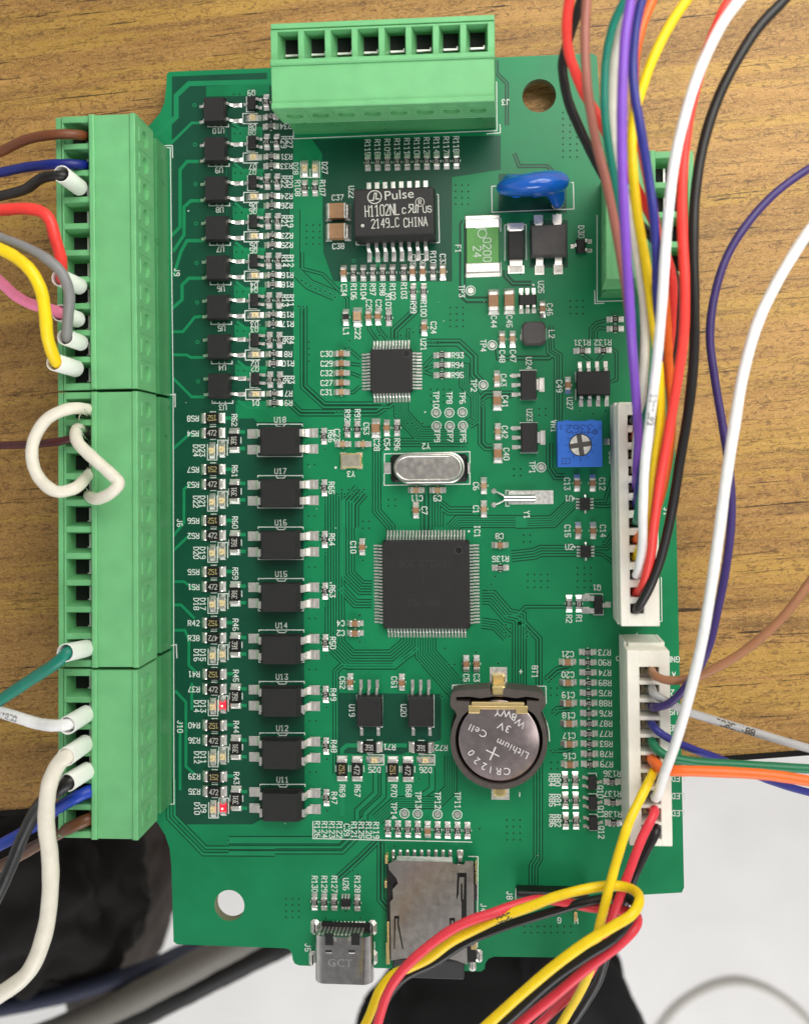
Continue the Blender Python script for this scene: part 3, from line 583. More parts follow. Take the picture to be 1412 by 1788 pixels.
# top middle
for k, x, y in (('D', 532.5, 294), ('D', 550.5, 294), ('r:471', 532.5, 328), ('r:471', 550.5, 328)): put(k, x, y, -90)
LN([(525, 282), (525, 309.5), (558, 309.5), (558, 282)]); LN([(541.5, 295), (541.5, 309)])
T('D28', 516, 294); T('D27', 567, 293); T('R108', 520, 328); T('R107', 563, 328)
for i, nme in enumerate(('R115', 'R116', 'R109', 'R113', 'R111', 'R110', 'R112', 'R114', 'R117', 'R118')):
    x = 642.3+17.15*i; put('r:1' + random.choice(('81', '01', '50')), x, 284-.4*i, -90); T(nme, x-.5, 257.5-.65*i)
for a, y in (('C37', 368), ('C38', 403.5)): put('C12', 588.5, y, 0, .1)
T('C37', 589.6, 344.5, 0); T('C38', 590.6, 429.5, 0)
for t, x in (('c', 472), ('r:511', 522), ('r:581', 572), ('r:330', 622), ('r:301', 672), ('r:581', 722), ('r:121', 780), ('c', 825), ('c', 877), ('r:121', 930), ('c:1', 980)): V(t, 'E', x, 109-(x-472)*.016)
for t, x, y in (('C34', 472, 195), ('R106', 522, 203), ('R104', 572, 203), ('R97', 620, 192), ('R98', 670, 192), ('R102', 722, 203), ('R103', 780, 198), ('C35', 825, 42), ('C36', 876, 40), ('R105', 930, 36), ('C33', 979, 40), ('R99', 828, 283), ('R100', 881, 290), ('L1', 483, 408), ('C22', 543, 415), ('C25', 600, 275), ('C26', 650, 275), ('R101', 701, 255), ('C24', 932, 388), ('U21', 880, 475)): TC(t, 'E', x, y)
for t, x, y in (('r:330', 828, 203), ('r:330', 882, 203), ('l', 483, 335), ('C7:1', 543, 333), ('c', 600, 333), ('c', 648, 333), ('r:100', 703, 337), ('c', 885, 388), ('r:561', 490, 910), ('z', 542, 910), ('C7', 637, 905), ('c', 693, 903), ('r:201', 745, 903), ('c', 842, 1325), ('c:1', 1190, 1200), ('c:1', 1190, 1320)): V(t, 'E', x, y)
for t, y in (('C30', 523), ('C29', 573), ('C32', 622), ('C27', 672), ('C31', 720)): H('c' if t != 'C31' else 'c:1', 'E', 460, y); TC(t, 'E', 383, y, 0)
for t, y in (('R93', 530), ('R94', 580), ('R95', 632)): H('r:202', 'E', 975, y); TC(t, 'E', 1055, y, 0)
for t, x, y in (('c:1', 467, 987), ('c:1', 570, 987), ('c:1', 843, 1223), ('c:1', 953, 1223)): H(t, 'E', x, y)
for t, x, y, r in (('R92', 490, 840, 90), ('R91', 542, 838, 90), ('C53', 587, 907, 90), ('C28', 640, 990, 90), ('C54', 693, 988, 90), ('R96', 745, 988, 90), ('C23', 437, 940, 90), ('Y3', 508, 1140, 180), ('Y2', 893, 997, 180), ('C11', 845, 1265, 180), ('C9', 952, 1265, 180), ('C7', 885, 1328, 90), ('C6', 1150, 1203, 90), ('C1', 1150, 1322, 90),
                   ('TP10', 945, 757, 90), ('TP8', 1013, 748, 90), ('TP6', 1080, 748, 90), ('TP9', 950, 945, 90), ('TP7', 1017, 945, 90), ('TP5', 1083, 945, 90), ('TP2', 1138, 685, 90), ('TP4', 1187, 480, 90), ('TP3', 1077, 200, 90)): TC(t, 'E', x, y, r)
# around the big controller
V('c', 'H', 567, 220); TC('C10', 'H', 520, 222); H('c', 'H', 530, 612); H('c', 'H', 530, 662); TC('C4', 'H', 455, 613, 180); TC('C2', 'H', 455, 663, 180)
H('c', 'H', 1273, 210); TC('C8', 'H', 1270, 165, 180); H('r:202', 'H', 1275, 327); TC('R135', 'H', 1275, 282, 180)
V('c', 'H', 1100, 820); V('c', 'H', 1153, 820); TC('C5', 'H', 1100, 893); TC('C3', 'H', 1153, 893); TC('IC1', 'H', 1156, 140)
# right part
for t, x, y in (('C8', 430, 1155), ('C8', 560, 1150), ('c', 833, 1215)): V(t, 'O', x, y, z=.08)
for t, x, y in (('C44', 433, 1325), ('C45', 560, 1322), ('U25', 820, 1040), ('C46', 892, 1225), ('F1', 140, 725), ('D30', 1150, 585)): TC(t, 'O', x, y)
for t, x, y in (('c:1', 470, 230), ('c:1', 550, 230), ('c:1', 430, 535), ('C7', 432, 705), ('c:1', 437, 942), ('C7', 437, 1110), ('c', 975, 585), ('c', 1045, 1338), ('c', 1165, 1338)): V(t, 'P', x, y)
for t, x, y in (('C48', 470, 362), ('C47', 553, 360), ('L2', 850, 190), ('U24', 675, 415), ('U23', 680, 815), ('C43', 480, 545), ('C41', 492, 710), ('C42', 490, 945), ('C40', 502, 1115), ('U27', 990, 725), ('C49', 910, 592), ('VR1', 867, 900), ('TP1', 702, 1217), ('C13', 970, 1345), ('C12', 1240, 1345)): TC(t, 'P', x, y)
for t, x, y in (('r:301', 1085, 320), ('r:100', 1247, 315), ('z', 1340, 77), ('z', 1340, 150)): H(t, 'P', x, y)
TC('R131', 'P', 1085, 257, 180); TC('R132', 'P', 1245, 255, 180)
put('r:100', 1069, 771, 0); T('C50', 1068, 799)
V('c', 'I', 300, 128); V('c', 'I', 372, 128); TC('C15', 'I', 250, 130); TC('C14', 'I', 420, 130); TC('U1', 'F', 255, 1187, 180); TC('U2', 'I', 258, 207, 0); TC('Y1', 'F', 54, 1265)
V('r:821', 'I', 303, 480); V('r:651', 'I', 257, 480); TC('R1', 'I', 305, 553); TC('R2', 'I', 257, 553); TC('Q1', 'I', 390, 403, 180); TC('J2', 'I', 595, 640); TC('BT1', 'X', 1098, 95); 
for i, nme in enumerate(('R73', 'R90', 'R74', 'R89', 'R75', 'R88', 'R76', 'R87', 'R77', 'R83', 'R78', 'R79')):
    y = 172+79.4*i; H('r:472' if i % 2 else 'r:103', 'S', 428+1.4*i, y); TC(nme, 'S', 558+1.6*i, y+4, 180)
for i in range(6):
    H('c', 'S', 270+3.4*i, 248+159.4*i); TC('C%d' % (21-i), 'S', 270+3*i, 190+159*i, 180)
for i in range(3):
    V('r:642', 'S', 250+3*i, 1172+159*i); V('r:822', 'S', 330+3*i, 1172+159*i); TC('R%d' % (84+i), 'S', 147+2*i, 1172+159*i); TC('R%d' % (80+i), 'S', 192+2*i, 1172+159*i)
    p = c('S', 462+3.5*i, 1183+158*i); put('Q', *p, 180); TC('Q%d' % (10+i), 'S', 526+4*i, 1265+158*i)
    LNC('S', [(432+3*i, 1120+160*i), (495+3*i, 1120+160*i), (495+3*i, 1160+160*i)], 1.7); LNC('S', [(440+3*i, 1245+160*i), (495+3*i, 1245+160*i), (495+3*i, 1205+160*i)], 1.7)
    H('r:222', 'S', 618+6*i, 1183+161*i); TC('R%d' % (136+i), 'S', 618+3*i, 1123+158.5*i, 180)
for t, x, y in (('C52', 63, 78), ('C51', 382, 78), ('U19', 122, 250), ('U20', 440, 250), ('R69', 62, 745), ('R67', 155, 745), ('R70', 380, 745), ('R68', 470, 745), ('TP14', 380, 868), ('TP13', 530, 800), ('TP12', 650, 803), ('TP11', 773, 803)): TC(t, 'Q', x, y)
V('c', 'Q', 113, 72); V('c', 'Q', 430, 75)
H('R:391', 'Q', 232, 472); H('R:391', 'Q', 550, 475); TC('R71', 'Q', 352, 475, 180); TC('R72', 'Q', 672, 480, 180)
H('D', 'Q', 262, 552); H('D', 'Q', 575, 553); TC('D25', 'Q', 260, 615, 180); TC('D26', 'Q', 575, 617, 180)
for x0 in (222, 535): LNC('Q', [(x0, 523), (x0+96, 523), (x0+96, 585), (x0, 585)])
for t, x in (('152', 62), ('472', 155), ('152', 375), ('472', 468)): V('R:'+t, 'Q', x, 607+x*.01)
for i in range(9): V('c' if i == 4 else 'r:'+('330' if i % 2 == 0 else '472'), 'Q', 345+61*i, 978+1.5*i)
for i, nme in enumerate(('R126', 'R124', 'R123', 'R122', 'C39', 'R121', 'R125', 'R120', 'R119')): TC(nme, 'K', 335+37.8*i, 378+.6*i)
LNC('K', [(313, 337), (313, 425), (1128, 443)])
for i, nme in enumerate(('R130', 'R129', 'R127', 'U26', 'R128')):
    x = (122, 192, 265, 348, 432)[i]; TC(nme, 'V', x, 350)
    if nme != 'U26': V('r:512', 'V', x, 475+x*.02)
TC('J5', 'V', 72, 810); TC('J4', 'V', 1345, 520); TC('J8', 'a', 122, 930); TC('J3', 'Y', 1358, 515, 180); T('J9', 309, 475); T('J6', 314, 913); T('J10', 314.5, 1269)
TC('GND', 'S', 1095, 230, 180); TC('+', '.', 909, 1173, 0)
for y in (1162, 1298, 1432): TC('LED', 'S', 1131, y, 180)
for t, x, y in (('A', 1100, 350), ('2', 1090, 490), ('US', 1098, 640), ('GE', 1098, 765)): TC(t, 'S', x, y, 180)
TC('J1', 'T', 680, 885, 90); LN([(907, 1384), (907, 1391)])
# test points
for k, x, y in [('E', 945, 825), ('E', 1013, 825), ('E', 1080, 823), ('E', 947, 893), ('E', 1015, 893), ('E', 1082, 892), ('E', 1187, 683), ('E', 1233, 478), ('E', 1122, 197), ('P', 770, 1217), ('Q', 445, 885), ('Q', 526, 887), ('Q', 648, 890), ('Q', 770, 893)]:
    p = cw(k, x, y); lines.annulus(p.x, p.y, S(7.2), S(8.8), ZS, 28)
    mb = MB(); mb.cyl(0, 0, S(5.4), ZP-.001, .006, 18, 0, .003); mb.build('test_point', SOLDER, board).location = (p.x, p.y, 0)
for k, x, y, r in (('O', 953, 455, 2.6), ('S', 667, 223, 3.0)):
    p = cw(k, x, y); lines.annulus(p.x, p.y, S(r), S(r+1.5), ZS, 18)
for k, x, y in (('H', 1113, 140), ('E', 430, 1107), ('O', 757, 1022), ('P', 537, 512), ('P', 542, 915), ('F', 280, 1187), ('I', 283, 207)):
    p = cw(k, x, y); lines.sheet([(p.x+S(2.2)*math.cos(a*.63), p.y+S(2.2)*math.sin(a*.63)) for a in range(10)], ZS+.0012)
# ------------------------------------------------------------------ integrated circuits and larger soldered parts
def rect(k, x0, y0, x1, y1, z):
    a, b = cw(k, x0, y0, z), cw(k, x1, y1, z); return (a.x+b.x)/2, (a.y+b.y)/2, abs(b.x-a.x), abs(a.y-b.y)
def gull(mb, x, y, dx, dy, l, w, h=.06, m=0):
    """one bent leg leaving (x,y) along (dx,dy)"""
    nx, ny = -dy*w/2, dx*w/2
    pr = [(0, h, h+.012), (l*.35, h, h+.012), (l*.5, .004, .02), (l, .003, .014)]
    mb.rings([[(x+dx*t+nx, y+dy*t+ny, z0), (x+dx*t-nx, y+dy*t-ny, z0), (x+dx*t-nx, y+dy*t-ny, z1), (x+dx*t+nx, y+dy*t+ny, z1)] for t, z0, z1 in pr], m)
def qfp(cx, cy, w, l, h, n, pitch, ll, lw, label):
    mb = MB(); r = lambda z, i: [(-w/2+i+.03, -l/2+i, z), (w/2-i-.03, -l/2+i, z), (w/2-i, -l/2+i+.03, z), (w/2-i, l/2-i-.03, z), (w/2-i-.03, l/2-i, z), (-w/2+i+.03, l/2-i, z), (-w/2+i, l/2-i-.03, z), (-w/2+i, -l/2+i+.03, z)]
    mb.rings([r(.01, .02), r(h*.5, -.01), r(h, .012)], 0)
    mb.annulus(w*.385, l*.39, .055, .062, h+.0006, 24, 1); mb.cyl(w*.385, l*.39, .05, h, h+.001, 20, 2)
    o = mb.build('integrated_circuit', [BLACK, GREY, BLACK2], board); o.location = (cx, cy, 0); o['label'] = label
    lb = MB()
    for i in range(n):
        t = (i-(n-1)/2)*pitch
        gull(lb, t, l/2, 0, 1, ll, lw); gull(lb, t, -l/2, 0, -1, ll, lw); gull(lb, w/2, t, 1, 0, ll, lw); gull(lb, -w/2, t, -1, 0, ll, lw)
    tag(lb.build('lead_row', SOLDER, o), kind='stuff'); return o
x, y, w, l = rect('H', 668, 190, 1117, 643, .14)
big = qfp(x, y, w, l, .14, 25, .0502, .155, .026, 'large square black chip with leads on four sides')
mk = MB(); MARK = mat('faint_mark', srgb(38, 37, 37), .55, var=.1)
for t, yy in (('FM3_9 208', .33), ('1', .10), ('ARM MCU', -.28)): mk.text(t, (-.05, yy), .10, 180, .1408, .012, 0)
tag(mk.build('faint_marking', MARK, big), kind='stuff')
x, y, w, l = rect('E', 605, 500, 820, 718, .14)
qfp(x, y, w, l, .14, 12, .0502, .15, .028, 'small square black chip with leads on four sides')
def chip(k, x0, y0, x1, y1, h, name, label, leads, body=BLACK, leadmat=SOLDER, lw=.045, ll=.12, lh=.06, mid=.012, ch=.012):
    """body given by its top face; leads = list of (crop x, crop y, dx, dy) roots measured on the board"""
    cx, cy, w, l = rect(k, x0, y0, x1, y1, h); mb = MB()
    mb.rings([[(-w/2, -l/2, .012), (w/2, -l/2, .012), (w/2, l/2, .012), (-w/2, l/2, .012)], [(-w/2-mid, -l/2-mid, h*.55), (w/2+mid, -l/2-mid, h*.55), (w/2+mid, l/2+mid, h*.55), (-w/2-mid, l/2+mid, h*.55)], [(-w/2, -l/2, h-ch*.5), (w/2, -l/2, h-ch*.5), (w/2, l/2, h-ch*.5), (-w/2, l/2, h-ch*.5)], [(-w/2+ch, -l/2+ch, h), (w/2-ch, -l/2+ch, h), (w/2-ch, l/2-ch, h), (-w/2+ch, l/2-ch, h)]], 0)
    o = mb.build(name, body, board); o.location = (cx, cy, 0)
    if label: o['label'] = label
    for q in leads:
        p = cw(k, q[0], q[1], 0); dx, dy = q[2], q[3]; ww = q[4] if len(q) > 4 else lw; lx = q[5] if len(q) > 5 else ll
        b = MB()
        if dx: gull(b, dx*(w/2), p.y-cy, dx, 0, lx, ww, min(lh, h*.6))
        else: gull(b, p.x-cx, dy*(l/2), 0, dy, lx, ww, min(lh, h*.6))
        # solder pad under the foot
        ex, ey = (dx*(w/2+lx*.8), p.y-cy) if dx else (p.x-cx, dy*(l/2+lx*.8))
        b.box(ex, ey, (lx*.7 if dx else ww*1.3), (lx*.7 if dy else ww*1.3), ZP-.001, .006, .002)
        b.build('lead', leadmat, o)
    return o, cx, cy, w, l
pu, ux, uy, uw, ul = chip('Z', 120, 142, 1105, 690, .56, 'pulse_transformer', 'black transformer block with white laser print', [(317+100*i, 850, 0, -1) for i in range(8)]+[(317+100*i, 850, 0, 1) for i in range(8)], lw=.055, ll=.24, lh=.12, mid=.014, ch=.02)
mb = MB(); zt = .5608
def ul_(x, y): p = cw('Z', x, y, .56); return (p.x-ux, p.y-uy)
mb.font('Pulse', ul_(680, 212), .20, -3, zt, 0, 1.12); mb.text('H1102NL', ul_(472, 400), .165, -2, zt, .015, 0, adv=.47, aspect=.34); mb.text('C', ul_(742, 405), .085, -2, zt, .014); mb.text('US', ul_(1028, 388), .092, -3, zt, .014, adv=.8)
mb.text('2149_C', ul_(510, 558), .135, -2, zt, .013, adv=.545, aspect=.38); mb.text('CHINA', ul_(885, 545), .135, -2, zt, .013, adv=.56, aspect=.40)
for k_, r_ in ((0, .105),): 
    q_ = ul_(380, 238); mb.line([(q_[0]+r_*math.cos(a*.2618), q_[1]+r_*.95*math.sin(a*.2618)) for a in range(24)], .015, zt, 0, True)
    mb.line([(q_[0]-.07, q_[1]-.05), (q_[0]-.02, q_[1]-.05), (q_[0]+.0, q_[1]+.06), (q_[0]+.03, q_[1]+.06), (q_[0]+.02, q_[1]-.03), (q_[0]+.07, q_[1]-.03)], .016, zt)
q_ = ul_(938, 300); mb.line([(q_[0]+.066*math.cos(a*.2618), q_[1]+.066*math.sin(a*.2618)) for a in range(24)], .010, zt, 0, True); mb.text('R', q_, .07, -2, zt, .011)
q_ = ul_(855, 380); mb.line([(q_[0]+a, q_[1]+b) for a, b in ((-.07, -.06), (-.02, .0), (-.06, .02), (-.06, .065), (.0, .065), (.0, -.06), (.04, -.06), (.04, .05), (.075, .05), (.07, -.065))], .016, zt)
q_ = ul_(233, 590); mb.annulus(q_[0], q_[1], .006, .026, zt, 16)
tag(mb.build('laser_print', PRINT, pu), kind='stuff')
LNC('Z', [(1150, 205), (1165, 210), (1178, 800), (1060, 800)]); LNC('Z', [(155, 765), (155, 827), (275, 827)]); TC('U22', 'Z', 95, 175)
chip('P', 1047, 480, 1301, 655, .15, 'integrated_circuit', 'eight lead black chip beside the blue trimmer', [(x_, 600, 0, 1) for x_ in (1070, 1136, 1202, 1268)]+[(x_, 600, 0, -1) for x_ in (1074, 1140, 1206, 1272)], lw=.05, ll=.15)
LNC('P', [(1045, 485), (1035, 485), (1035, 558), (1048, 558)]); LNC('P', [(1048, 618), (1035, 618), (1035, 695)])
chip('O', 642, 1105, 780, 1180, .1, 'integrated_circuit', None, [(x_, 1140, 0, s_) for x_ in (657, 708, 760) for s_ in (1, -1)], lw=.05, ll=.11)
for (bx0, by0, bx1, by1) in ((615, 475, 731, 688), (618, 880, 738, 1097)):
    chip('P', bx0, by0, bx1, by1, .15, 'voltage_regulator', None, [(580, by0+36+73*i_, -1, 0, .05, .13) for i_ in range(3)]+[(760, (by0+by1)/2, 1, 0, .17, .12)], leadmat=TIN)
    LNC('P', [(bx0-10, by0-6), (bx1, by0-6), (bx1, by0+4)]); LNC('P', [(bx0-6, by1+8), (bx1+2, by1+8), (bx1+2, by1-6)])
for bx in (150, 468):
    chip('Q', bx, 170, bx+150, 352, .2, 'optocoupler', 'five lead black coupler', [(bx+28+50*i_, 180, 0, 1, .04, .20) for i_ in range(3)]+[(bx+31+102*i_, 300, 0, -1, .04, .17) for i_ in range(2)])
    LNC('Q', [(bx+2, 185), (bx+2, 155), (bx+158, 155), (bx+158, 352), (bx+140, 352)])
chip('T', 50, 790, 126, 875, .06, 'integrated_circuit', None, [(70, 795+22*i_, s_, 0, .022, .05) for i_ in range(4) for s_ in (-1, 1)]+[(88, 800, 0, 1, .022, .05), (88, 800, 0, -1, .022, .05)], lh=.02, mid=.002, ch=.004)
chip('T', 55, 1135, 132, 1220, .06, 'integrated_circuit', None, [(70, 1142+22*i_, s_, 0, .022, .05) for i_ in range(4) for s_ in (-1, 1)]+[(92, 1150, 0, 1, .022, .05), (92, 1150, 0, -1, .022, .05)], lh=.02, mid=.002, ch=.004)
chip('V', 312, 465, 380, 515, .06, 'integrated_circuit', None, [(x_, 500, 0, s_, .025, .06) for x_ in (325, 348, 370) for s_ in (1, -1)], lh=.02, mid=.002, ch=.004)
chip('O', 1115, 648, 1182, 752, .1, 'transistor', None, [(1210, 665, 1, 0, .05, .1), (1210, 740, 1, 0, .05, .1), (1100, 705, -1, 0, .05, .08)])
chip('I', 380, 448, 418, 530, .1, 'transistor', None, [(355, 452, -1, 0, .08, .16), (355, 512, -1, 0, .08, .16), (440, 485, 1, 0, .07, .12)])
LNC('I', [(335, 433), (418, 433), (418, 460)]); LNC('I', [(375, 534), (420, 534), (420, 510)])
chip('O', 742, 532, 1030, 768, .26, 'bridge_rectifier', 'square grey bridge rectifier with four leads', [(802, 700, 0, 1, .11, .20), (955, 700, 0, 1, .11, .20), (806, 800, 0, -1, .11, .22), (960, 800, 0, -1, .11, .22)], body=GREY, leadmat=TIN, lh=.1, ch=.02)
chip('O', 548, 580, 680, 792, .22, 'diode', 'rectangular black diode with wide end leads', [(612, 600, 0, 1, .2, .16), (614, 800, 0, -1, .2, .18)], leadmat=TIN, lh=.1, ch=.02)
LNC('O', [(560, 527), (523, 530), (523, 820)]); LNC('O', [(660, 525), (697, 527), (700, 815)])
# fuse
fx, fy, fw, fl = rect('O', 207, 486, 475, 905, .07)
mb = MB(); mb.box(0, 0, fw, fl*.72, ZP, .07, .006)
fu = mb.build('fuse', FUSE, board); fu.location = (fx, fy, 0); fu['label'] = 'flat green fuse with white print'
for s_ in (-1, 1):
    b = MB(); b.box(0, s_*(fl/2-.065), fw+.04, .14, ZP, .078, .014); b.box(0, s_*(fl/2+.03), fw+.05, .10, ZP-.001, .02, .01); b.build('end_cap', TIN, fu)
b = MB(); b.text('0200', (.07, -.075), .12, 90, .0706, .013, 0, adv=.83); b.text('24', (-.085, -.10), .12, 90, .0706, .013, 0, adv=.85)
b.annulus(-.005, .185, .062, .075, .0706, 24); b.seg((-.10, .268), (.062, .252), .013, .0706); b.build('white_print', SILK, fu)
LNC('O', [(480, 478), (490, 478), (488, 580)]); LNC('O', [(490, 838), (492, 945), (200, 948)])
# blue disc capacitor
p0 = W(928, 343); mb = MB(); rings_ = []
for j in range(15):
    t = j/14*math.pi; yy = -math.cos(t)*.175; R = .55*(max(0, math.sin(t))**.5)+.004
    rings_.append([(R*math.cos(a*math.pi/14)*(1.0+.0), yy*(1+.12*math.cos(a*math.pi/14))-.13*math.sin(a*math.pi/14)*(R/.55)+.035*math.cos(a*math.pi/14)*(R/.55), .60+R*math.sin(a*math.pi/14)*.95) for a in range(28)])
mb.rings(rings_, 0)
dc = mb.build('disc_capacitor', DISC, board, 'all'); dc.location = (p0.x, p0.y, 0); dc['label'] = 'glossy blue disc capacitor standing on edge'
for sx, py in ((.40, 357), (-.36, 322)):
    q = W(928, py).y-p0.y; b = MB(); b.tube([(sx, q, .0), (sx, q, .14), (sx*.95, q*.8, .28), (sx*.85, q*.3, .42), (sx*.65, 0, .55)], lambda t: .085+.09*t, 14)
    b.cyl(sx, q, .095, ZP-.001, .012, 18, 1, .008); b.build('leg', [DISC, SOLDER], dc, True)
LNC('O', [(480, 208), (415, 211), (418, 425), (1090, 398), (1085, 180), (1070, 180)])
# power inductor
x, y, w, l = rect('P', 622, 92, 808, 268, .2)
mb = MB(); mb.box(0, 0, w, l, .02, .2, .055, 0, .02); mb.box(0, 0, w+.02, l*.5, ZP, .05, .004, 1)
o = mb.build('inductor', [GREY, TIN], board); o.location = (x, y, 0); o['label'] = 'square dark grey inductor with cut corners'
LNC('P', [(622, 195), (612, 195), (612, 230)])
# trimmer
x, y, w, l = rect('P', 893, 862, 1243, 1213, .46)
mb = MB(); mb.box(0, 0, w, l, .02, .46, .008); mb.box(-w*.27, l/2, .10, .03, .30, .452, .005); mb.box(w*.27, l/2, .10, .03, .30, .452, .005)
trm = mb.build('trimmer_potentiometer', TRIM, board); trm.location = (x, y, 0); trm['label'] = 'square blue trimmer with a round silver dial'
def tl_(px_, py_): p = cw('P', px_, py_, .46); return (p.x-x, p.y-y)
mb = MB(); mb.text('3362', tl_(1065, 920), .11, 180, .461, .012, 0, adv=.95, aspect=.7); mb.text('3', tl_(922, 908), .055, 180, .461, .008); mb.text('1', tl_(1222, 908), .055, 180, .461, .008)
cx_, cy_ = tl_(1072, 1045)
for a in (30, 0, -30, -60, -90, -120, -150, 180, 150, 122, 58):
    a = math.radians(a); r1 = .25 if abs(math.degrees(a)+90) < 5 or abs(math.degrees(a)-122) < 5 else .22
    mb.seg((cx_+.195*math.cos(a), cy_+.195*math.sin(a)), (cx_+r1*math.cos(a), cy_+r1*math.sin(a)), .012, .461)
q_ = tl_(960, 1170); mb.line([(q_[0]-.07, q_[1]-.04), (q_[0]+.06, q_[1]-.04), (q_[0]+.06, q_[1]+.04), (q_[0]-.05, q_[1]+.04), (q_[0]-.05, q_[1]-.02)], .010, .461); mb.seg((q_[0], q_[1]-.04), (q_[0], q_[1]+.02), .01, .461)
q_ = tl_(1185, 945); mb.annulus(q_[0], q_[1], .02, .038, .4612, 20)
tag(mb.build('engraved_marking', TRIMD, trm), kind='stuff')
mb = MB(); mb.cyl(cx_, cy_, .172, .455, .464, 36, 1); mb.cyl(cx_, cy_, .158, .463, .474, 36, 0, .004)
dl = mb.build('dial', [mat('dial_metal', (.70, .69, .63), .42, .55, var=.15, vs=20), HOLE], trm, True)
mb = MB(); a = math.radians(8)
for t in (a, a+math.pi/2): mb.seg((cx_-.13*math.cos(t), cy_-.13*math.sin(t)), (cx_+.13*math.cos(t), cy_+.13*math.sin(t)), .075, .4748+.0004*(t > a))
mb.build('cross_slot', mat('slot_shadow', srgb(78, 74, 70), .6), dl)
# crystals
x, y, w, l = rect('E', 724, 1037, 1080, 1181, .36)
def stadium(w, l, n=14):
    r = l/2; return [( (w/2-r)*(1 if math.cos(a) >= 0 else -1)+r*math.cos(a), r*math.sin(a)) for a in [2*math.pi*(j+.5)/(2*n) for j in range(2*n)]]
mb = MB(); st = lambda i, z: [(p_[0]*(1-2*i/w), p_[1]*(1-2*i/l), z) for p_ in stadium(w, l)]
mb.rings([st(-.02, .06), st(-.02, .09), st(0, .10), st(0, .33), st(.012, .355), st(.03, .36), st(.045, .357), st(.052, .348)], 0)
o = mb.build('crystal_oscillator', mat('crystal_can', (.66, .63, .58), .34, 1.0, var=.14, vs=12, bump=.15, bs=30), board, True); o.location = (x, y, 0); o['label'] = 'silver oval crystal can on a black base'
bx_, by_, bw_, bl_ = rect('E', 712, 1042, 1108, 1180, .02); mb = MB(); mb.box(bx_-x, by_-y, bw_, bl_, .003, .07, .04); mb.build('base', BLACK2, o)
for px_ in (698, 1098):
    p = cw('E', px_, 1110); mb = MB(); mb.box(p.x-x, p.y-y, .14, .18, ZP, .02, .012); mb.build('lead', SOLDER, o)
LNC('E', [(680, 1037), (1118, 1025), (1119, 1192), (678, 1198)], 1.7, True)
x, y, w, l = rect('E', 455, 1036, 558, 1108, .07)
mb = MB(); mb.box(0, 0, w+.02, l+.01, ZP, .06, .012, 0); mb.box(0, 0, w-.02, l-.03, .06, .072, .006, 1)
for sx in (-1, 1):
    for sy in (-1, 1): mb.box(sx*w*.42, sy*l*.42, .09, .08, ZP-.0005, .012, .004, 2)
o = mb.build('crystal_oscillator', [GOLD, mat('crystal_lid', (.70, .64, .50), .38, .9, var=.1, vs=12), SOLDER], board); o.location = (x, y, 0); o['label'] = 'small rectangular gold rimmed crystal'
p = W(910, 869); mb = MB(); ax = .0
q0, q1 = W(880, 869.5), W(934, 869)
b = MB()
mb.rings(frames([(q0.x-p.x, q0.y-p.y, .07), (q0.x-p.x+.03, q0.y-p.y, .07), (q1.x-p.x, q1.y-p.y, .07)], .058, 16), 0)
o = mb.build('crystal_oscillator', SILVER, board, True); o.location = (p.x, p.y, 0); o['label'] = 'thin silver cylinder crystal lying on a solder pad'
mb = MB(); a0, a1 = W(887, 856.5), W(966, 880); mb.box((a0.x+a1.x)/2-p.x, (a0.y+a1.y)/2-p.y, abs(a1.x-a0.x), abs(a0.y-a1.y), ZP-.001, .009, .004); mb.build('solder_pad', mat('solder_flat', (.78, .77, .73), .42, .8, var=.25, vs=18, bump=.4, bs=25), o)
for yy in (857.5, 881.5):
    mb = MB(); s_ = W(862, yy); s1 = W(882, 869.5+(yy-869.5)*.25); mb.tube([(s_.x-p.x, s_.y-p.y, .01), ((s_.x*.6+s1.x*.4)-p.x, (s_.y*.7+s1.y*.3)-p.y, .05), (s1.x-p.x, s1.y-p.y, .07)], .014, 8); mb.cyl(s_.x-p.x, s_.y-p.y, .042, ZP-.001, .03, 14, 0, .015); mb.build('lead', SOLDER, o, True)
LNC('E', [(1320, 1225), (1303, 1225), (1303, 1305), (1320, 1305)])
# memory card slot: pressed steel cover with cut-outs
def vx(x_, y_, z=.15): p = cw('V', x_, y_, z); return (p.x, p.y)
slot_org = tuple(cw('V', 960, 540, 0)); slot_org = (slot_org[0], slot_org[1], 0)
cov = [vx(*q) for q in ((655, 205), (690, 185), (712, 178), (1120, 190), (1130, 205), (1205, 210), (1215, 182), (1272, 183), (1278, 800), (1225, 800), (1228, 935), (1150, 905), (1060, 885), (960, 878), (860, 880), (760, 890), (675, 905), (668, 480), (690, 455), (685, 390), (725, 345), (715, 310), (690, 280), (660, 245))]
holes_ = [[vx(*q) for q in ((1155, 268), (1222, 268), (1222, 618), (1185, 618), (1185, 480), (1180, 470), (1180, 345), (1192, 345), (1195, 460), (1200, 460), (1205, 300), (1170, 300), (1165, 420), (1148, 470))],
          [vx(*q) for q in ((697, 580), (735, 580), (732, 640), (765, 820), (757, 822), (722, 650), (722, 600), (708, 600), (702, 820), (695, 820))],
          [vx(*q) for q in ((1098, 595), (1138, 595), (1142, 835), (1134, 835), (1126, 615), (1112, 615), (1112, 700), (1102, 700))]]
slot = plate('memory_card_slot', cov, holes_, .135, .15, [mat('slot_cover', (.54, .50, .46), .30, 1.0, var=.05, vs=10, bump=.08, bs=80), SILVER], board, slot_org)
slot['label'] = 'flat steel memory card slot with cut-outs'
mb = MB(); x, y, w, l = rect('V', 650, 185, 1292, 890, .0); mb.box(x-slot_org[0], y-slot_org[1], w, l, .004, .12, .01); mb.build('slot_body', BLACK2, slot)
mb = MB()
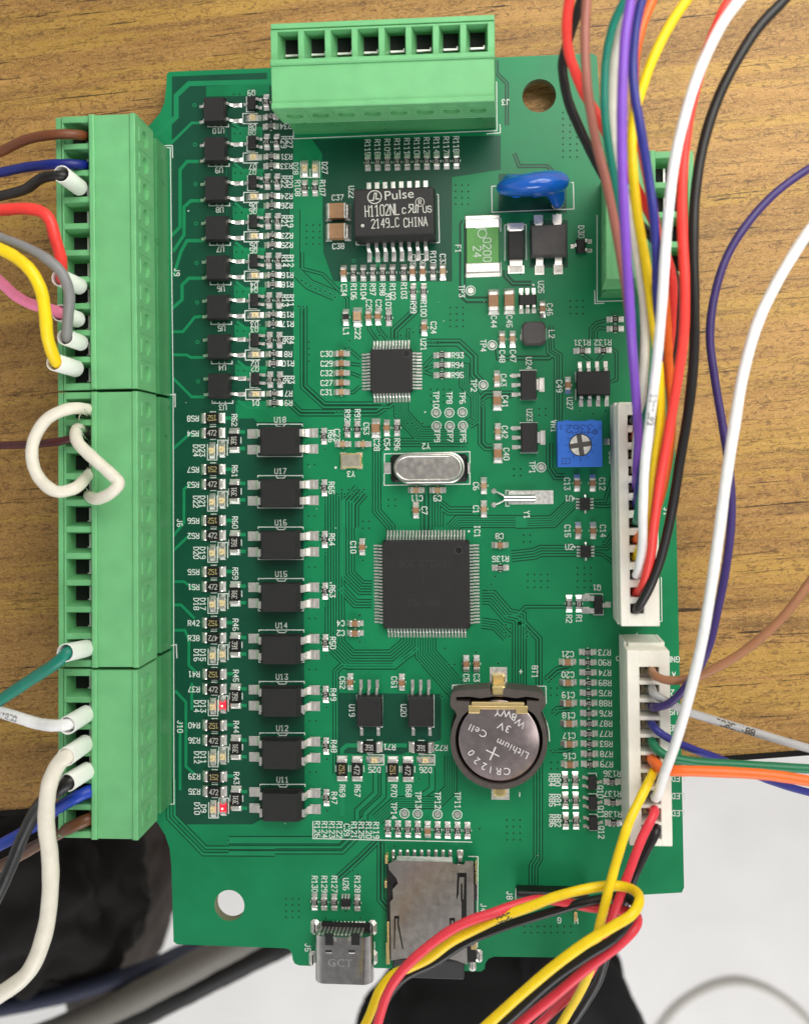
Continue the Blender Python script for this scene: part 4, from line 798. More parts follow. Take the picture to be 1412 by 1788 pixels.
for i_ in range(10):
    p = cw('V', (692, 742, 794, 845, 897, 948, 1000, 1052, 1104, 1176)[i_], 135); ww = .1 if i_ == 9 else .052
    mb.box(p.x-slot_org[0], p.y-slot_org[1]+.02, ww, .12, ZP, .03, .014); mb.box(p.x-slot_org[0], p.y-slot_org[1]-.06, ww*.7, .09, .004, .05, .01)
tag(mb.build('lead_row', SOLDER, slot), kind='stuff')
mb = MB()
for q in ((645, 160, 20, 60), (640, 340, 16, 50), (658, 690, 18, 160), (655, 840, 26, 150), (1290, 210, 10, 60), (1290, 300, 8, 90), (1275, 770, 40, 80)):
    p = cw('V', q[0], q[1], .06); mb = MB(); mb.box(p.x-slot_org[0], p.y-slot_org[1], q[2]/4.15/111, q[3]/4.15/111, .004, .125, .006); mb.build('side_spring', GOLD, slot)
mb = MB(); f_ = [vx(*q) for q in ((712, 178), (1120, 190), (1118, 168), (715, 158))]; f_ = [(q[0]-slot_org[0], q[1]-slot_org[1]) for q in f_]
mb.rings([[(*f_[0], .15), (*f_[1], .15), (*f_[2], .09), (*f_[3], .09)], [(*f_[0], .13), (*f_[1], .13), (*f_[2], .08), (*f_[3], .08)]], 0); mb.build('highlight_fold', SILVER, slot)  # fold in brighter metal, added to give the cover edge its highlight
p = cw('V', 1276, 405, .1); mb = MB(); mb.box(p.x-slot_org[0], p.y-slot_org[1], .09, .24, .004, .14, .01); mb.build('latch', BLACK, slot)
mb = MB(); p = cw('V', 900, 730, .15); mb.text('2K31', (p.x-slot_org[0]+.06, p.y-slot_org[1]), .12, 0, .1506, .012, 0, adv=.95, aspect=.62); p = cw('V', 905, 830, .15); mb.text('U', (p.x-slot_org[0], p.y-slot_org[1]), .1, 0, .1506, .012); tag(mb.build('stamped_marking', SILVER, slot), kind='stuff')
for q in ((1265, 935), (1312, 870)):
    p = cw('V', *q); mb = MB(); mb.box(p.x-slot_org[0], p.y-slot_org[1], .11, .2, ZP, .03, .03); mb.build('solder_joint', SOLDER, slot)
LNC('V', [(1235, 148), (1305, 150), (1300, 810)])
x, y, w, l = rect('V', 690, 870, 1205, 1040, .06)
mb = MB(); mb.box(0, 0, w, l+.3, -.02, .06, .02); o = mb.build('memory_card', mat('card_plastic', srgb(44, 44, 45), .6, var=.1, vs=14, bump=.3, bs=60)); o.location = (x, y+.15, .03)
tag(o, 'black memory card poking out of the steel card slot', 'memory card')
# usb socket
x, y, w, l = rect('V', 112, 728, 540, 1085, .32)
mb = MB(); hw = w/2; rr = .155; prof = []
for cx2, a0 in ((hw-rr, -90), (hw-rr, 0), (-hw+rr, 90), (-hw+rr, 180)):
    cz = .165+(0.0)
    for j in range(7): a = math.radians(a0+15*j); prof.append((cx2+rr*math.cos(a), cz+rr*math.sin(a)))
mb.rings([[(px_, -l/2, pz) for px_, pz in prof], [(px_, l/2, pz) for px_, pz in prof]], 0)
usb = mb.build('usb_socket', mat('usb_shell', (.52, .50, .485), .18, 1.0, var=.1, vs=10, bump=.06, bs=70), board, True); usb.location = (x, y, 0); usb['label'] = 'steel socket shell overhanging the lower board edge'
def us(px_, py_): p = cw('V', px_, py_, .32); return (p.x-x, p.y-y)
mb = MB()
for sx in (-1, 1):
    a_, b_ = us(322+sx*95, 752); mb.box(a_, b_, .13, .17, .30, .3225, 0, 0); a_, b_ = us(306+sx*84, 838); mb.box(a_, b_, .10, .035, .30, .3225, 0, 0)
mb.build('opening_shade', HOLE, usb)  # black boxes on the shell colour in the dark of its openings
mb = MB()
for sx in (-1, 1):
    a_, b_ = us(322+sx*75, 750); mb.rings([[(a_-sx*.07, b_+.03, .322), (a_+sx*.05, b_+.08, .322), (a_+sx*.05, b_+.03, .322), (a_-sx*.07, b_-.04, .322)], [(a_-sx*.07, b_+.03, .326), (a_+sx*.05, b_+.08, .30), (a_+sx*.05, b_+.03, .30), (a_-sx*.07, b_-.04, .326)]], 0)
    a_, b_ = us(306+sx*84, 848); mb.box(a_, b_, .09, .02, .32, .328, .004)
mb.build('latch_tab', SILVER, usb)
mb = MB(); mb.font('GCT', us(305, 925), .17, 0, .3212, 0, 1.05, 1.1); tag(mb.build('stamped_marking', SILVER, usb), kind='stuff')
mb = MB(); mb.box(0, l/2+.03, w*.85, .10, .004, .05, .004); mb.build('rear_insulator', BLACK2, usb)
mb = MB()
for i_ in range(12):
    p = cw('V', 178+27.2*i_, 640); mb.box(p.x-x, p.y-y, .06 if i_ in (0, 1, 10, 11) else .034, .10, ZP, .03, .01); mb.box(p.x-x, l/2+.007, .034, .014, .03, .27, .003)
tag(mb.build('lead_row', SOLDER, usb), kind='stuff')
for q in ((125, 660), (540, 665), (112, 890), (545, 880)):
    p = cw('V', *q); mb = MB(); mb.box(p.x-x, p.y-y, .14, .24, ZP, .04, .04); mb.build('solder_joint', SOLDER, usb)
LNC('V', [(556, 770), (556, 835)])
# coin cell holder and coin cell
X0 = cw('X', 650, 955, .34); HZ = .38
def xh(px_, py_, z=HZ): p = cw('X', px_, py_, z); return (p.x, p.y)
outer = [xh(*q) for q in ((45, 400), (75, 345), (130, 330), (420, 310), (540, 300), (555, 385), (700, 385), (712, 300), (850, 315), (1140, 345), (1195, 370), (1228, 420), (1228, 520), (1195, 570), (1175, 600))]
outer += [xh(650+607*math.cos(math.radians(a)), 960+607*math.sin(math.radians(a))) for a in range(-30, 212, 8)]
outer += [xh(*q) for q in ((105, 590), (75, 560), (45, 520))]
hole1 = [xh(650+548*math.cos(math.radians(a)), 955+548*math.sin(math.radians(a))) for a in range(-38, 219, 6)]+[xh(*q) for q in ((285, 560), (285, 480), (275, 470), (115, 460), (115, 410), (290, 405), (420, 425), (640, 395), (860, 425), (990, 405), (1150, 430), (1150, 465), (1000, 460), (990, 560))]
horg = (X0.x, X0.y, 0)
hold = plate('coin_cell_holder', outer, [hole1], .01, HZ, [HOLDER, HOLDER], board, horg)
hold['label'] = 'dark brown grey round holder with gold clips'
mb = MB(); p = cw('X', 650, 955, 0.02); mb.cyl(0, 0, .76, .004, .02, 40); mb.build('holder_floor', BLACK2, hold)
mb = MB(); w0 = [(-.46, .08), (.46, .08)]
a, b = xh(305, 490, .42), xh(968, 600, .42)
cx2, cy2 = (a[0]+b[0])/2-X0.x, (a[1]+b[1])/2-X0.y
mb.box(cx2, cy2+.045, abs(b[0]-a[0]), .07, .36, .42, .012); 
for sx in (-1, 1): mb.box(cx2+sx*.36, cy2-.035, .18, .12, .385, .40, .012)
mb.box(cx2, cy2-.0, .6, .06, .386, .399, .006)
mb.build('clip_bar', GOLD, hold)
mb = MB(); a = cw('X', 645, 330, .3); mb.box(a.x-X0.x, a.y-X0.y, .20, .16, .05, .36, .02); a = cw('X', 645, 215, .06); mb.box(a.x-X0.x, a.y-X0.y, .20, .22, .008, .06, .02); mb.build('clip_tail', GOLD, hold)
mb = MB(); a = cw('X', 660, 1560, .1); mb.box(a.x-X0.x, a.y-X0.y, .20, .22, .01, .16, .03); mb.build('clip_tail', GOLD, hold)
for q in ((643, 140, .27, .26), (668, 1610, .28, .2)):
    a = cw('X', q[0], q[1]); mb = MB(); mb.box(a.x-X0.x, a.y-X0.y, q[2], q[3], ZP-.001, .01, .003); mb.build('solder_pad', MATS['solder_flat'], hold)
LNC('X', [(70, 320), (70, 262), (400, 245)]); LNC('X', [(975, 270), (1235, 275), (1240, 490)]); LNC('X', [(1190, 600), (1250, 740), (1275, 850), (1280, 960)])
R_ = S(503/7.15, .34)
cell = thing('coin_cell', (X0.x, X0.y, .03), 'round silver lithium coin cell marked CR1220 in the dark holder', 'battery')
mb = MB(); zc = .315
mb.rings([[(r*math.cos(a*math.pi/32), r*math.sin(a*math.pi/32), z) for a in range(64)] for r, z in ((R_*.95, 0), (R_, .02), (R_, zc-.02), (R_-.006, zc-.006), (R_-.02, zc))], 0)
mb.build('case', CELLM, cell, True)
mb = MB(); rot_ = 205.5
def xc(px_, py_): p = cw('X', px_, py_, .345); return (p.x-X0.x, p.y-X0.y)
zz = zc+.0008
mb.font('Lithium', xc(820, 1050), .155, rot_, zz, 0, 1.02, 1.12); mb.font('Cell', xc(388, 830), .155, rot_, zz, 0, 1.05, 1.15); mb.font('3V', xc(718, 785), .16, rot_-2, zz, 0, 1.1, 1.15)
for ch_, px_, py_, r in (('C', 752, 1335, 182), ('R', 645, 1335, 184), ('1', 545, 1315, 190), ('2', 465, 1272, 205), ('2', 378, 1205, 222), ('0', 308, 1105, 238), ('W', 918, 735, 215), ('B', 838, 655, 202), ('W', 742, 612, 190), ('Y', 632, 600, 180)): mb.font(ch_, xc(px_, py_), .155, r, zz)
mb.seg(xc(607, 1040), xc(540, 1190), .024, zz); mb.seg(xc(495, 1075), xc(650, 1150), .018, zz)
tag(mb.build('stamped_marking', mat('stamp_edge', (.92, .90, .88), .4, .35, var=.1), cell), kind='stuff')
# ------------------------------------------------------------------ pin header, loose solder
x, y, w, l = rect('a', 170, 905, 700, 962, .24)
mb = MB(); mb.box(0, 0, w, l, .01, .24, .02)
o = mb.build('pin_header', BLACK2, board); o.location = (x, y, 0); o['label'] = 'black pin header under the yellow wire loop'
LNC('a', [(165, 965), (168, 880)]); LNC('a', [(290, 905), (290, 872), (665, 880)])
TC('H', 'a', 605, 1115, 180, 9); TC('G', 'a', 482, 1110, 180, 9)
for q in ((600, 1075),):
    p = cw('a', *q); mb = MB(); mb.box(p.x-x, p.y-y, .05, .14, ZP, .05, .012); mb.build('pin', GOLD, o)
# ------------------------------------------------------------------ green terminal plugs with their headers
def plug(P0, P1, n, outward, lean, label, ends=.055, tilt=0.0):
    A, B = W(*P0), W(*P1); Lg = (B-A).length; Vv = (B-A).normalized(); Zv = Vector((0, 0, 1)); U = Vector(outward); U = (U-Vv*U.dot(Vv)).normalized()
    cL, sL = math.cos(lean), math.sin(lean)
    def tf(u, v, z):
        u *= 1.06; return A+U*(u*cL-z*sL)+Vv*v+Zv*(z*cL+u*sL)
    def nb(): return MB()
    def bx(mb, u0, u1, v0, v1, z0, z1, m_=0, ch=0.0, plain=False):
        f = (lambda u, v, z: A+U*u+Vv*v+Zv*z) if plain else tf
        g = lambda z, i: [f(u0+i, v0+i, z), f(u1-i, v0+i, z), f(u1-i, v1-i, z), f(u0+i, v1-i, z)]
        mb.rings([g(z0, 0), g(z1-ch, 0), g(z1, ch)] if ch else [g(z0, 0), g(z1, 0)], m_)
    org = tuple(tf(.55, Lg/2, .72))
    root = thing('terminal_plug', org, label, 'terminal plug', 'green screw terminal plugs round the board edge')
    def add(mb, name, mats, smooth=False):
        me = mb.mesh(name, mats, smooth, org); return link(name, me, root, (0, 0, 0))
    p = (Lg-2*ends)/n; b = nb()
    bx(b, .05, 1.10, .004, Lg-.004, .72, 1.02)                                    # core
    bx(b, .07, .575, .006, Lg-.006, 1.02, 1.425, 0, .006)                        # flat block
    bx(b, .57, .65, 0, Lg, 1.02, 1.465, 0, .018)                                 # ridge by the openings
    bx(b, .0, .075, 0, Lg, 1.385, 1.455, 0, .012)                                # ridge above the screws
    for i in range(n+1):
        v = ends+p*i; t = .043
        v0, v1 = (0, ends+t) if i == 0 else ((Lg-ends-t, Lg) if i == n else (v-t, v+t))
        bx(b, .65, 1.035, v0, v1, 1.02, 1.40, 0, .008)
        for sgn, ve in ((-1, v0), (1, v1)):
            if (i == 0 and sgn < 0) or (i == n and sgn > 0): continue
            b.rings([[tf(.652, ve, 1.385), tf(.652, ve, 1.03), tf(.652, ve+sgn*.05, 1.03)], [tf(1.033, ve, 1.385), tf(1.033, ve, 1.03), tf(1.033, ve+sgn*.05, 1.03)]], 0)
    bx(b, 1.03, 1.058, .002, Lg-.002, 1.0, 1.395, 0, .006)
    bx(b, 1.075, 1.15, 0, Lg, .80, 1.375, 0, .008); bx(b, 1.05, 1.08, .01, Lg-.01, .8, 1.22)
    # screw wall with round wells
    zc, rw = 1.04, .125; z0, z1 = .72, 1.386
    NN = 16
    for i in range(n):
        va, vb = ends+p*i, ends+p*(i+1)
        if i == 0: va = 0
        if i == n-1: vb = Lg
        vm = ends+p*(i+.5)
        cir = []; sq = []
        for j in range(NN):
            a = 2*math.pi*j/NN; ca, sa = math.cos(a), math.sin(a); cir.append((vm+rw*ca, zc+rw*sa))
            s = 1/max(abs(ca), abs(sa)); x_, y_ = ca*s, sa*s
            sq.append((vm+(x_*(vb-vm) if x_ > 0 else x_*(vm-va)), zc+(y_*(z1-zc) if y_ > 0 else y_*(zc-z0))))
        for j in range(NN):
            k = (j+1) % NN
            b.face([tf(.0, *cir[j]), tf(.0, *sq[j]), tf(.0, *sq[k]), tf(.0, *cir[k])], 0)
            b.face([tf(.0, *cir[j]), tf(.0, *cir[k]), tf(.085, *cir[k]), tf(.085, *cir[j])], 0)
        bx(b, -.010, .004, vm-p*.27, vm+p*.27, 1.255, 1.30, 0, .004)               # raised bar above each well
        bx(b, -.006, .004, va+.0 if i else 0, (va+.0 if i else 0)+.016, .76, 1.36, 0)
    for v in (0, Lg):                                                             # closed ends of the wall
        b.face([tf(0, v, z0), tf(.08, v, z0), tf(.08, v, z1), tf(0, v, z1)], 0)
    bx(b, .0, .06, 0, Lg, .705, .722)
    add(b, 'housing', PLUG)
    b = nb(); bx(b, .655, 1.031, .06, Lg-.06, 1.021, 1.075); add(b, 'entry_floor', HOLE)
    for i in range(n):
        v = ends+p*(i+.5); b = nb(); bx(b, .790, .820, v-p*.27, v+p*.27, 1.05, 1.125, 0, .004); bx(b, .820, .85, v+p*.22, v+p*.26, 1.05, 1.10); add(b, 'wire_clamp', CLAMP)
    for i in range(n):
        v = ends+p*(i+.5); b = nb()
        cr_ = [[tf(u, v+r*math.cos(2*math.pi*j/16), zc+r*math.sin(2*math.pi*j/16)) for j in range(16)] for u, r in ((.084, .118), (.062, .112), (.055, .09))]
        b.rings(cr_, 0); add(b, 'screw', PLUGD)
    # header on the board
    h = MB(); f0 = tuple(A+U*.5+Vv*(Lg/2))
    bx(h, .025, .98, .006, Lg-.006, .0, .46, 0, .004, True); bx(h, .06, .93, .012, Lg-.012, .46, .70, 0, 0, True)
    for i in range(n):
        v = ends+p*(i+.5); bx(h, .45, .53, v-.04, v+.04, TZ, -.0, 1, 0, True)
    h.build('terminal_header', [PLUGD, SOLDER], board, False, f0)
    return tf, ends, p
pj9 = plug((295, 258), (300, 692), 10, (-1, 0, 0), .033, 'green ten way screw terminal plug at the upper left board edge')
pj6 = plug((300.5, 696), (302.5, 1131), 10, (-1, 0, 0), .028, 'green ten way screw terminal plug holding two white jumper loops')
pj10 = plug((302.5, 1135), (303.2, 1402), 6, (-1, 0, 0), .020, 'green six way screw terminal plug lowest on the left board edge')
pj3 = plug((515, 237), (866, 226), 8, (0, 1, 0), .095, 'pale green eight way screw terminal plug with empty openings at the top')
pj7 = plug((1044, 322), (1045, 521), 4, (1, 0, 0), .03, 'green four way terminal plug half hidden under the wire bundle')
LN([(288, 254), (301, 253.5), (301.5, 275)]); LN([(291, 257.5), (297.5, 257.5), (302.5, 693), (304, 1404), (297, 1404.5)], 1.6); LN([(292, 690), (306, 688), (306, 710)]); LN([(296, 1128), (308, 1125.5), (309, 1149)])
LNC('Y', [(222, 640), (222, 712), (1312, 668), (1310, 408), (1290, 410)]); LNC('Y', [(1328, 635), (1330, 680), (1258, 685)])
LNC('d', [(262, 1200), (262, 1680), (415, 1676)]); LNC('d', [(248, 1620), (250, 1692), (300, 1690)])
# ------------------------------------------------------------------ white wire housings
def comb(x0, y0, x1, y1, z, hx0, hx1, ys, hh, label, wide):
    a, b = W(x0, y0, z), W(x1, y1, z); org = ((a.x+b.x)/2, (a.y+b.y)/2, .3)
    root = thing('wire_housing', org, label, 'connector plug', 'white wire housings on the right board edge')
    u0, u1 = W(hx0, (y0+y1)/2, z).x, W(hx1, (y0+y1)/2, z).x
    mb = MB(); bb = lambda xa, xb, ya, yb, za, zb, ch=.0, m_=0: mb.box((xa+xb)/2, (ya+yb)/2, abs(xb-xa), abs(yb-ya), za, zb, ch, m_)
    yy = [W(hx0, v, z).y for v in ys]; dl = abs(yy[0]-yy[-1])/(len(yy)-1)
    bb(a.x+.06, b.x-.06, b.y+.01, a.y-.01, .305, z-.32)
    bb(a.x, u0, b.y, a.y, z-.33, z, .012); bb(u1, b.x, b.y, a.y, z-.33, z-.004, .012)
    edges = [a.y]+[(yy[i]+yy[i+1])/2 for i in range(len(yy)-1)]+[b.y]
    for i, e in enumerate(edges):
        t = dl*.5-hh/2
        if i == 0: ya, yb = yy[0]+hh/2, a.y-.002
        elif i == len(edges)-1: ya, yb = b.y+.002, yy[-1]-hh/2
        else: ya, yb = yy[i]+hh/2, yy[i-1]-hh/2
        mb.box((u0+u1)/2, (ya+yb)/2, (u1-u0)+.02, yb-ya, z-.33, z-.006, .004)
    link('housing', mb.mesh('housing', WHITEP, False, org), root)
    for v in yy:
        m2 = MB(); m2.box((u0+u1)/2, v, (u1-u0)*.9, hh*.9, z-.32, z-.29 if wide else z-.30, 0, 2 if wide else 0); m2.box(u0+.075, v, .07, hh*.55, z-.29, z-.20, .008, 1); m2.box(u0+.12, v+hh*.22, .10, hh*.3, z-.29, z-.27, 0, 0)
        link('contact', m2.mesh('contact', [HOLE, BRASS, WHITEP], False, org), root)
    # shell on the board
    h = MB(); e = .05; kx = .055
    h.box((a.x+b.x)/2, (a.y+b.y)/2, b.x-a.x-.12, a.y-b.y+.02, .003, .30, .01)
    h.box(a.x-e/2+kx, (a.y+b.y)/2, e, a.y-b.y+2*e, .003, .60, .006); h.box(b.x+e/2-kx, (a.y+b.y)/2, e, a.y-b.y+2*e, .003, .60, .006)
    h.box((a.x+b.x)/2, a.y+e/2, b.x-a.x-.12, e, .003, .66, .006); h.box((a.x+b.x)/2, b.y-e/2, b.x-a.x-.12, e, .003, .40, .006)
    h.build('wire_header', WHITEQ, board, False, ((a.x+b.x)/2, (a.y+b.y)/2, 0))
    return yy, (u0, u1)
h1 = comb(1078, 705, 1152, 1094, 1.05, 1098, 1121, [c('T', 440, v)[1] for v in (222, 346, 470, 592, 716, 842, 970, 1095, 1220, 1346, 1474, 1592)], .145, 'white twelve way wire housing upright at the right board edge', False)
h2 = comb(1094, 1136, 1174, 1479, .98, 1118, 1152, [c('S', 900, v)[1] for v in (345, 483, 622, 762, 898, 1036, 1172, 1310, 1448, 1580)], .20, 'white ten way wire housing at the lower right board edge', True)
LNC('T', [(640, 1365), (645, 1682), (632, 1684)]); LNC('S', [(1010, 100), (692, 95), (718, 1160)]); LNC('S', [(718, 1160), (735, 1480)])
tag(silk.build('silkscreen_lettering', SILK, board), kind='stuff'); tag(lines.build('silkscreen_outline', SILK, board), kind='stuff')
# ------------------------------------------------------------------ wires
WM = {k: wirem(k, v) for k, v in dict(black=(20, 19, 19), red=(236, 62, 54), rose=(150, 92, 78), teal=(16, 122, 102), cream=(222, 218, 204), violet=(118, 70, 178), navy=(40, 42, 124), orange=(238, 108, 40), yellow=(242, 206, 16), white=(232, 232, 230), brown=(112, 62, 34), tan=(152, 104, 72), blue=(14, 32, 118), pink=(240, 132, 168), grey=(128, 128, 128), lgrey=(165, 165, 165), maroon=(70, 26, 28), green=(14, 112, 74), ivory=(222, 216, 200), dviolet=(54, 38, 98), crimson=(222, 56, 70), umber=(96, 58, 30), royal=(20, 60, 168)).items()}
GR1 = 'wires of the upright right housing'; GR2 = 'wires of the lower right housing'; GL = 'wires of the left terminal plugs'
def wr(col, pts, r, label, grp, ferrule=None, text=None):
    if ferrule:
        A_, B_ = ferrule[0], ferrule[1]; dd = lambda q: math.hypot(q[0]-A_[0], q[1]-A_[1])
        if dd(pts[0]) < dd(pts[-1]): pts = list(pts)[::-1]
        pts = list(pts[:-2]); l_ = pts[-1]; pts[-1] = (l_[0], l_[1], max(l_[2], A_[2]-.02))
        pts += [tuple(A_[k]*.85+B_[k]*.15+(.02 if k == 2 else 0) for k in range(3)), tuple(A_[k]*.5+B_[k]*.5 for k in range(3))]
    o, P = wire(pts, r, WM[col], label, grp)
    if ferrule:
        a, b = W(*ferrule[0]), W(*ferrule[1]); ro = ferrule[2]; d = (b-a).normalized(); org = Vector(o.location)
        mb = MB(); ring = lambda q, R: frames([q, q+d*.1], R, 24)[0]
        f = [ring(a, ro*.90), ring(a-d*.0, ro*.99), ring(a+d*.012, ro), ring(b-d*.02, ro*.98), ring(b, ro*.9), ring(b, ro*.6), ring(b-d*.05, ro*.58), ring(a+d*.20, ro*.87)]
        mb.rings(f, 0, closed=True)
        fo = mb.build('ferrule_sleeve', mat('sleeve_plastic', srgb(246, 245, 240), .45, var=.03), None, True, tuple(org)); fo.location = (0, 0, 0); fo.parent = o
    if text:
        s0, txt, colr, side, hgt = text; org = Vector(o.location); mb = MB()
        cum = [0.0]
        for i in range(1, len(P)): cum.append(cum[-1]+(P[i]-P[i-1]).length)
        def at(s):
            s = max(0, min(cum[-1]*.999, s)); i = 0
            while cum[i+1] < s: i += 1
            t = (s-cum[i])/(cum[i+1]-cum[i]); p = P[i].lerp(P[i+1], t); tg = (P[i+1]-P[i]).normalized(); return p, tg
        def surf(s, ang, k):
            p, tg = at(s); view = (CAMLOC-p); up = (Vector((0, 0, 1))-tg*tg.z).normalized(); sd = tg.cross(up)
            return p+(up*math.cos(ang)+sd*math.sin(ang))*(r+.0022+k*1.5e-5)-org
        n = 0
        for i, ch in enumerate(txt):
            for st in GLYPH.get(ch, []):
                pts2 = [(s0+(gx/4*.62+i*.85)*hgt, (gy/6-.5)*hgt) for gx, gy in st]
                if side < 0: pts2 = [(s0+len(txt)*.85*hgt-(a_-s0), -b_) for a_, b_ in pts2]
                for q0, q1 in zip(pts2, pts2[1:]):
                    dx, dy = q1[0]-q0[0], q1[1]-q0[1]; ln = math.hypot(dx, dy) or 1; nx, ny = -dy/ln*.011, dx/ln*.011; n += 1
                    mb.face([surf(a_, b_/r, n % 9) for a_, b_ in ((q0[0]-nx, q0[1]-ny), (q1[0]-nx, q1[1]-ny), (q1[0]+nx, q1[1]+ny), (q0[0]+nx, q0[1]+ny))], 0)
        if mb.f:
            me = mb.mesh('printed_marking', mat('wire_print_'+colr, srgb(*{'dark': (70, 66, 50), 'grey': (150, 150, 150)}[colr]), .6)); lo = link('printed_marking', me, o)
    return o
hy = lambda i: c('T', 452, (222, 346, 470, 592, 716, 842, 970, 1095, 1220, 1346, 1474, 1592)[i])
def hole(i): x_, y_ = hy(i); return (x_, y_, .85)
# upright housing bundle
wr('black', [(1040, -60, 3.2), (1013, 5, 3.1), (1002, 38, 3.0), (988, 82, 2.9), (982, 112, 2.8), (985, 145, 2.75), (994, 182, 2.7), (1010, 220, 2.65), (1030, 262, 2.6), (1062, 320, 2.5), (1100, 372, 2.3), (1150, 430, 2.2), (1181, 500, 2.1), (1178, 590, 2.0), (1160, 660, 1.8), (1130, 705, 1.5), (1109, 730, 1.3), hole(0)], .062, 'black wire arching behind the red one at the left of the upper bundle', GR1)
wr('red', [(1010, -60, 3.5), (994, 0, 3.4), (989, 45, 3.3), (992, 88, 3.2), (1004, 125, 3.1), (1018, 160, 3.0), (1038, 193, 2.9), (1060, 235, 2.85), (1090, 290, 2.75), (1120, 345, 2.6), (1150, 410, 2.4), (1172, 480, 2.3), (1173, 550, 2.2), (1166, 620, 2.05), (1145, 690, 1.7), (1115, 745, 1.4), hole(1)], .062, 'red wire curving over the mounting hole at the left of the upper bundle', GR1)
wr('rose', [(1028, -60, 3.9), (1024, 0, 3.8), (1021, 63, 3.75), (1024, 141, 3.7), (1031, 195, 3.6), (1041, 250, 3.5), (1057, 313, 3.4), (1073, 391, 3.2), (1087, 470, 3.0), (1098, 550, 2.7), (1106, 640, 2.3), (1112, 720, 1.7), (1110, 770, 1.3), hole(2)], .056, 'reddish brown wire left of the teal one in the upper bundle', GR1)
wr('teal', [(1115, -50, 3.8), (1090, 0, 3.7), (1071, 41, 3.6), (1059, 94, 3.5), (1055, 150, 3.45), (1056, 203, 3.4), (1064, 266, 3.3), (1074, 329, 3.1), (1084, 395, 2.9), (1100, 490, 2.6), (1118, 600, 2.2), (1126, 720, 1.9), (1122, 840, 1.6), (1112, 900, 1.3), hole(6)], .052, 'teal green wire at the left of the violet one in the upper bundle', GR1)
wr('cream', [(1098, -30, 3.4), (1086, 38, 3.4), (1074, 103, 3.35), (1069, 163, 3.3), (1070, 225, 3.2), (1077, 282, 3.1), (1092, 345, 3.0), (1105, 400, 2.9), (1114, 454, 2.8), (1123, 520, 2.7), (1126, 600, 2.5), (1121, 680, 2.1), (1112, 770, 1.5), hole(3)], .062, 'cream white wire passing behind the violet wire in the upper bundle', GR1)
wr('violet', [(1112, -60, 4.1), (1101, 0, 4.1), (1091, 63, 4.1), (1086, 157, 4.05), (1085, 250, 3.95), (1088, 344, 3.85), (1093, 438, 3.7), (1098, 520, 3.5), (1103, 603, 3.2), (1110, 694, 2.6), (1114, 766, 2.0), (1111, 820, 1.5), hole(4)], .058, 'bright violet wire running down the middle of the upper bundle', GR1)
wr('navy', [(1140, -60, 3.85), (1120, 0, 3.8), (1110, 47, 3.75), (1105, 105, 3.7), (1107, 157, 3.7), (1117, 219, 3.65), (1130, 297, 3.5), (1141, 376, 3.4), (1145, 440, 3.2), (1146, 500, 3.0), (1150, 580, 2.7), (1146, 680, 2.3), (1130, 770, 1.9), (1115, 850, 1.5), hole(5)], .056, 'navy blue wire right of the violet one in the upper bundle', GR1)
wr('orange', [(1160, -50, 3.0), (1136, 6, 3.0), (1121, 45, 3.0), (1108, 110, 3.0), (1110, 200, 2.9), (1128, 300, 2.8), (1146, 400, 2.7), (1162, 540, 2.5), (1168, 650, 2.3), (1172, 740, 2.1), (1164, 820, 1.9), (1145, 890, 1.6), (1120, 930, 1.3), hole(7)], .058, 'orange wire mostly hidden behind the red wire over the upright housing', GR1)
wr('yellow', [(1235, -50, 3.4), (1198, 0, 3.4), (1167, 47, 3.35), (1139, 103, 3.3), (1122, 150, 3.25), (1109, 195, 3.2), (1103, 240, 3.15), (1105, 300, 3.1), (1113, 376, 3.0), (1127, 460, 2.9), (1138, 540, 2.8), (1149, 630, 2.5), (1153, 730, 2.3), (1144, 800, 2.1), (1136, 872, 1.8), (1124, 940, 1.4), hole(8)], .060, 'yellow wire crossing behind the navy wire in the upper bundle', GR1)
wr('white', [(1340, -60, 3.7), (1290, 0, 3.7), (1258, 45, 3.7), (1220, 125, 3.65), (1195, 203, 3.6), (1177, 282, 3.5), (1166, 376, 3.4), (1160, 454, 3.3), (1156, 520, 3.2), (1149, 603, 3.0), (1137, 712, 2.7), (1126, 802, 2.4), (1122, 893, 2.0), (1121, 950, 1.6), (1113, 1000, 1.2), hole(9)], .062, 'white wire with faint print down the right of the upper bundle', GR1, None, (5.2, 'E344763', 'grey', 1, .07))
wr('red', [(1322, -60, 3.2), (1273, 0, 3.2), (1247, 55, 3.2), (1221, 128, 3.2), (1203, 200, 3.2), (1194, 266, 3.15), (1190, 329, 3.1), (1191, 407, 3.0), (1195, 500, 2.9), (1193, 585, 2.75), (1183, 658, 2.6), (1168, 748, 2.4), (1152, 839, 2.1), (1142, 915, 1.8), (1135, 975, 1.5), (1121, 1025, 1.2), hole(10)], .064, 'bright red wire between the white and black wires of the upper bundle', GR1)
wr('black', [(1420, -60, 2.9), (1368, 0, 2.9), (1324, 47, 2.9), (1284, 109, 2.9), (1252, 174, 2.85), (1227, 254, 2.8), (1213, 344, 2.75), (1210, 435, 2.7), (1212, 530, 2.6), (1211, 621, 2.45), (1202, 712, 2.3), (1187, 803, 2.1), (1171, 900, 1.8), (1150, 985, 1.5), (1130, 1033, 1.3), (1113, 1062, 1.1), (1108, 1066, .85)], .066, 'black wire outermost at the right of the upper bundle', GR1)
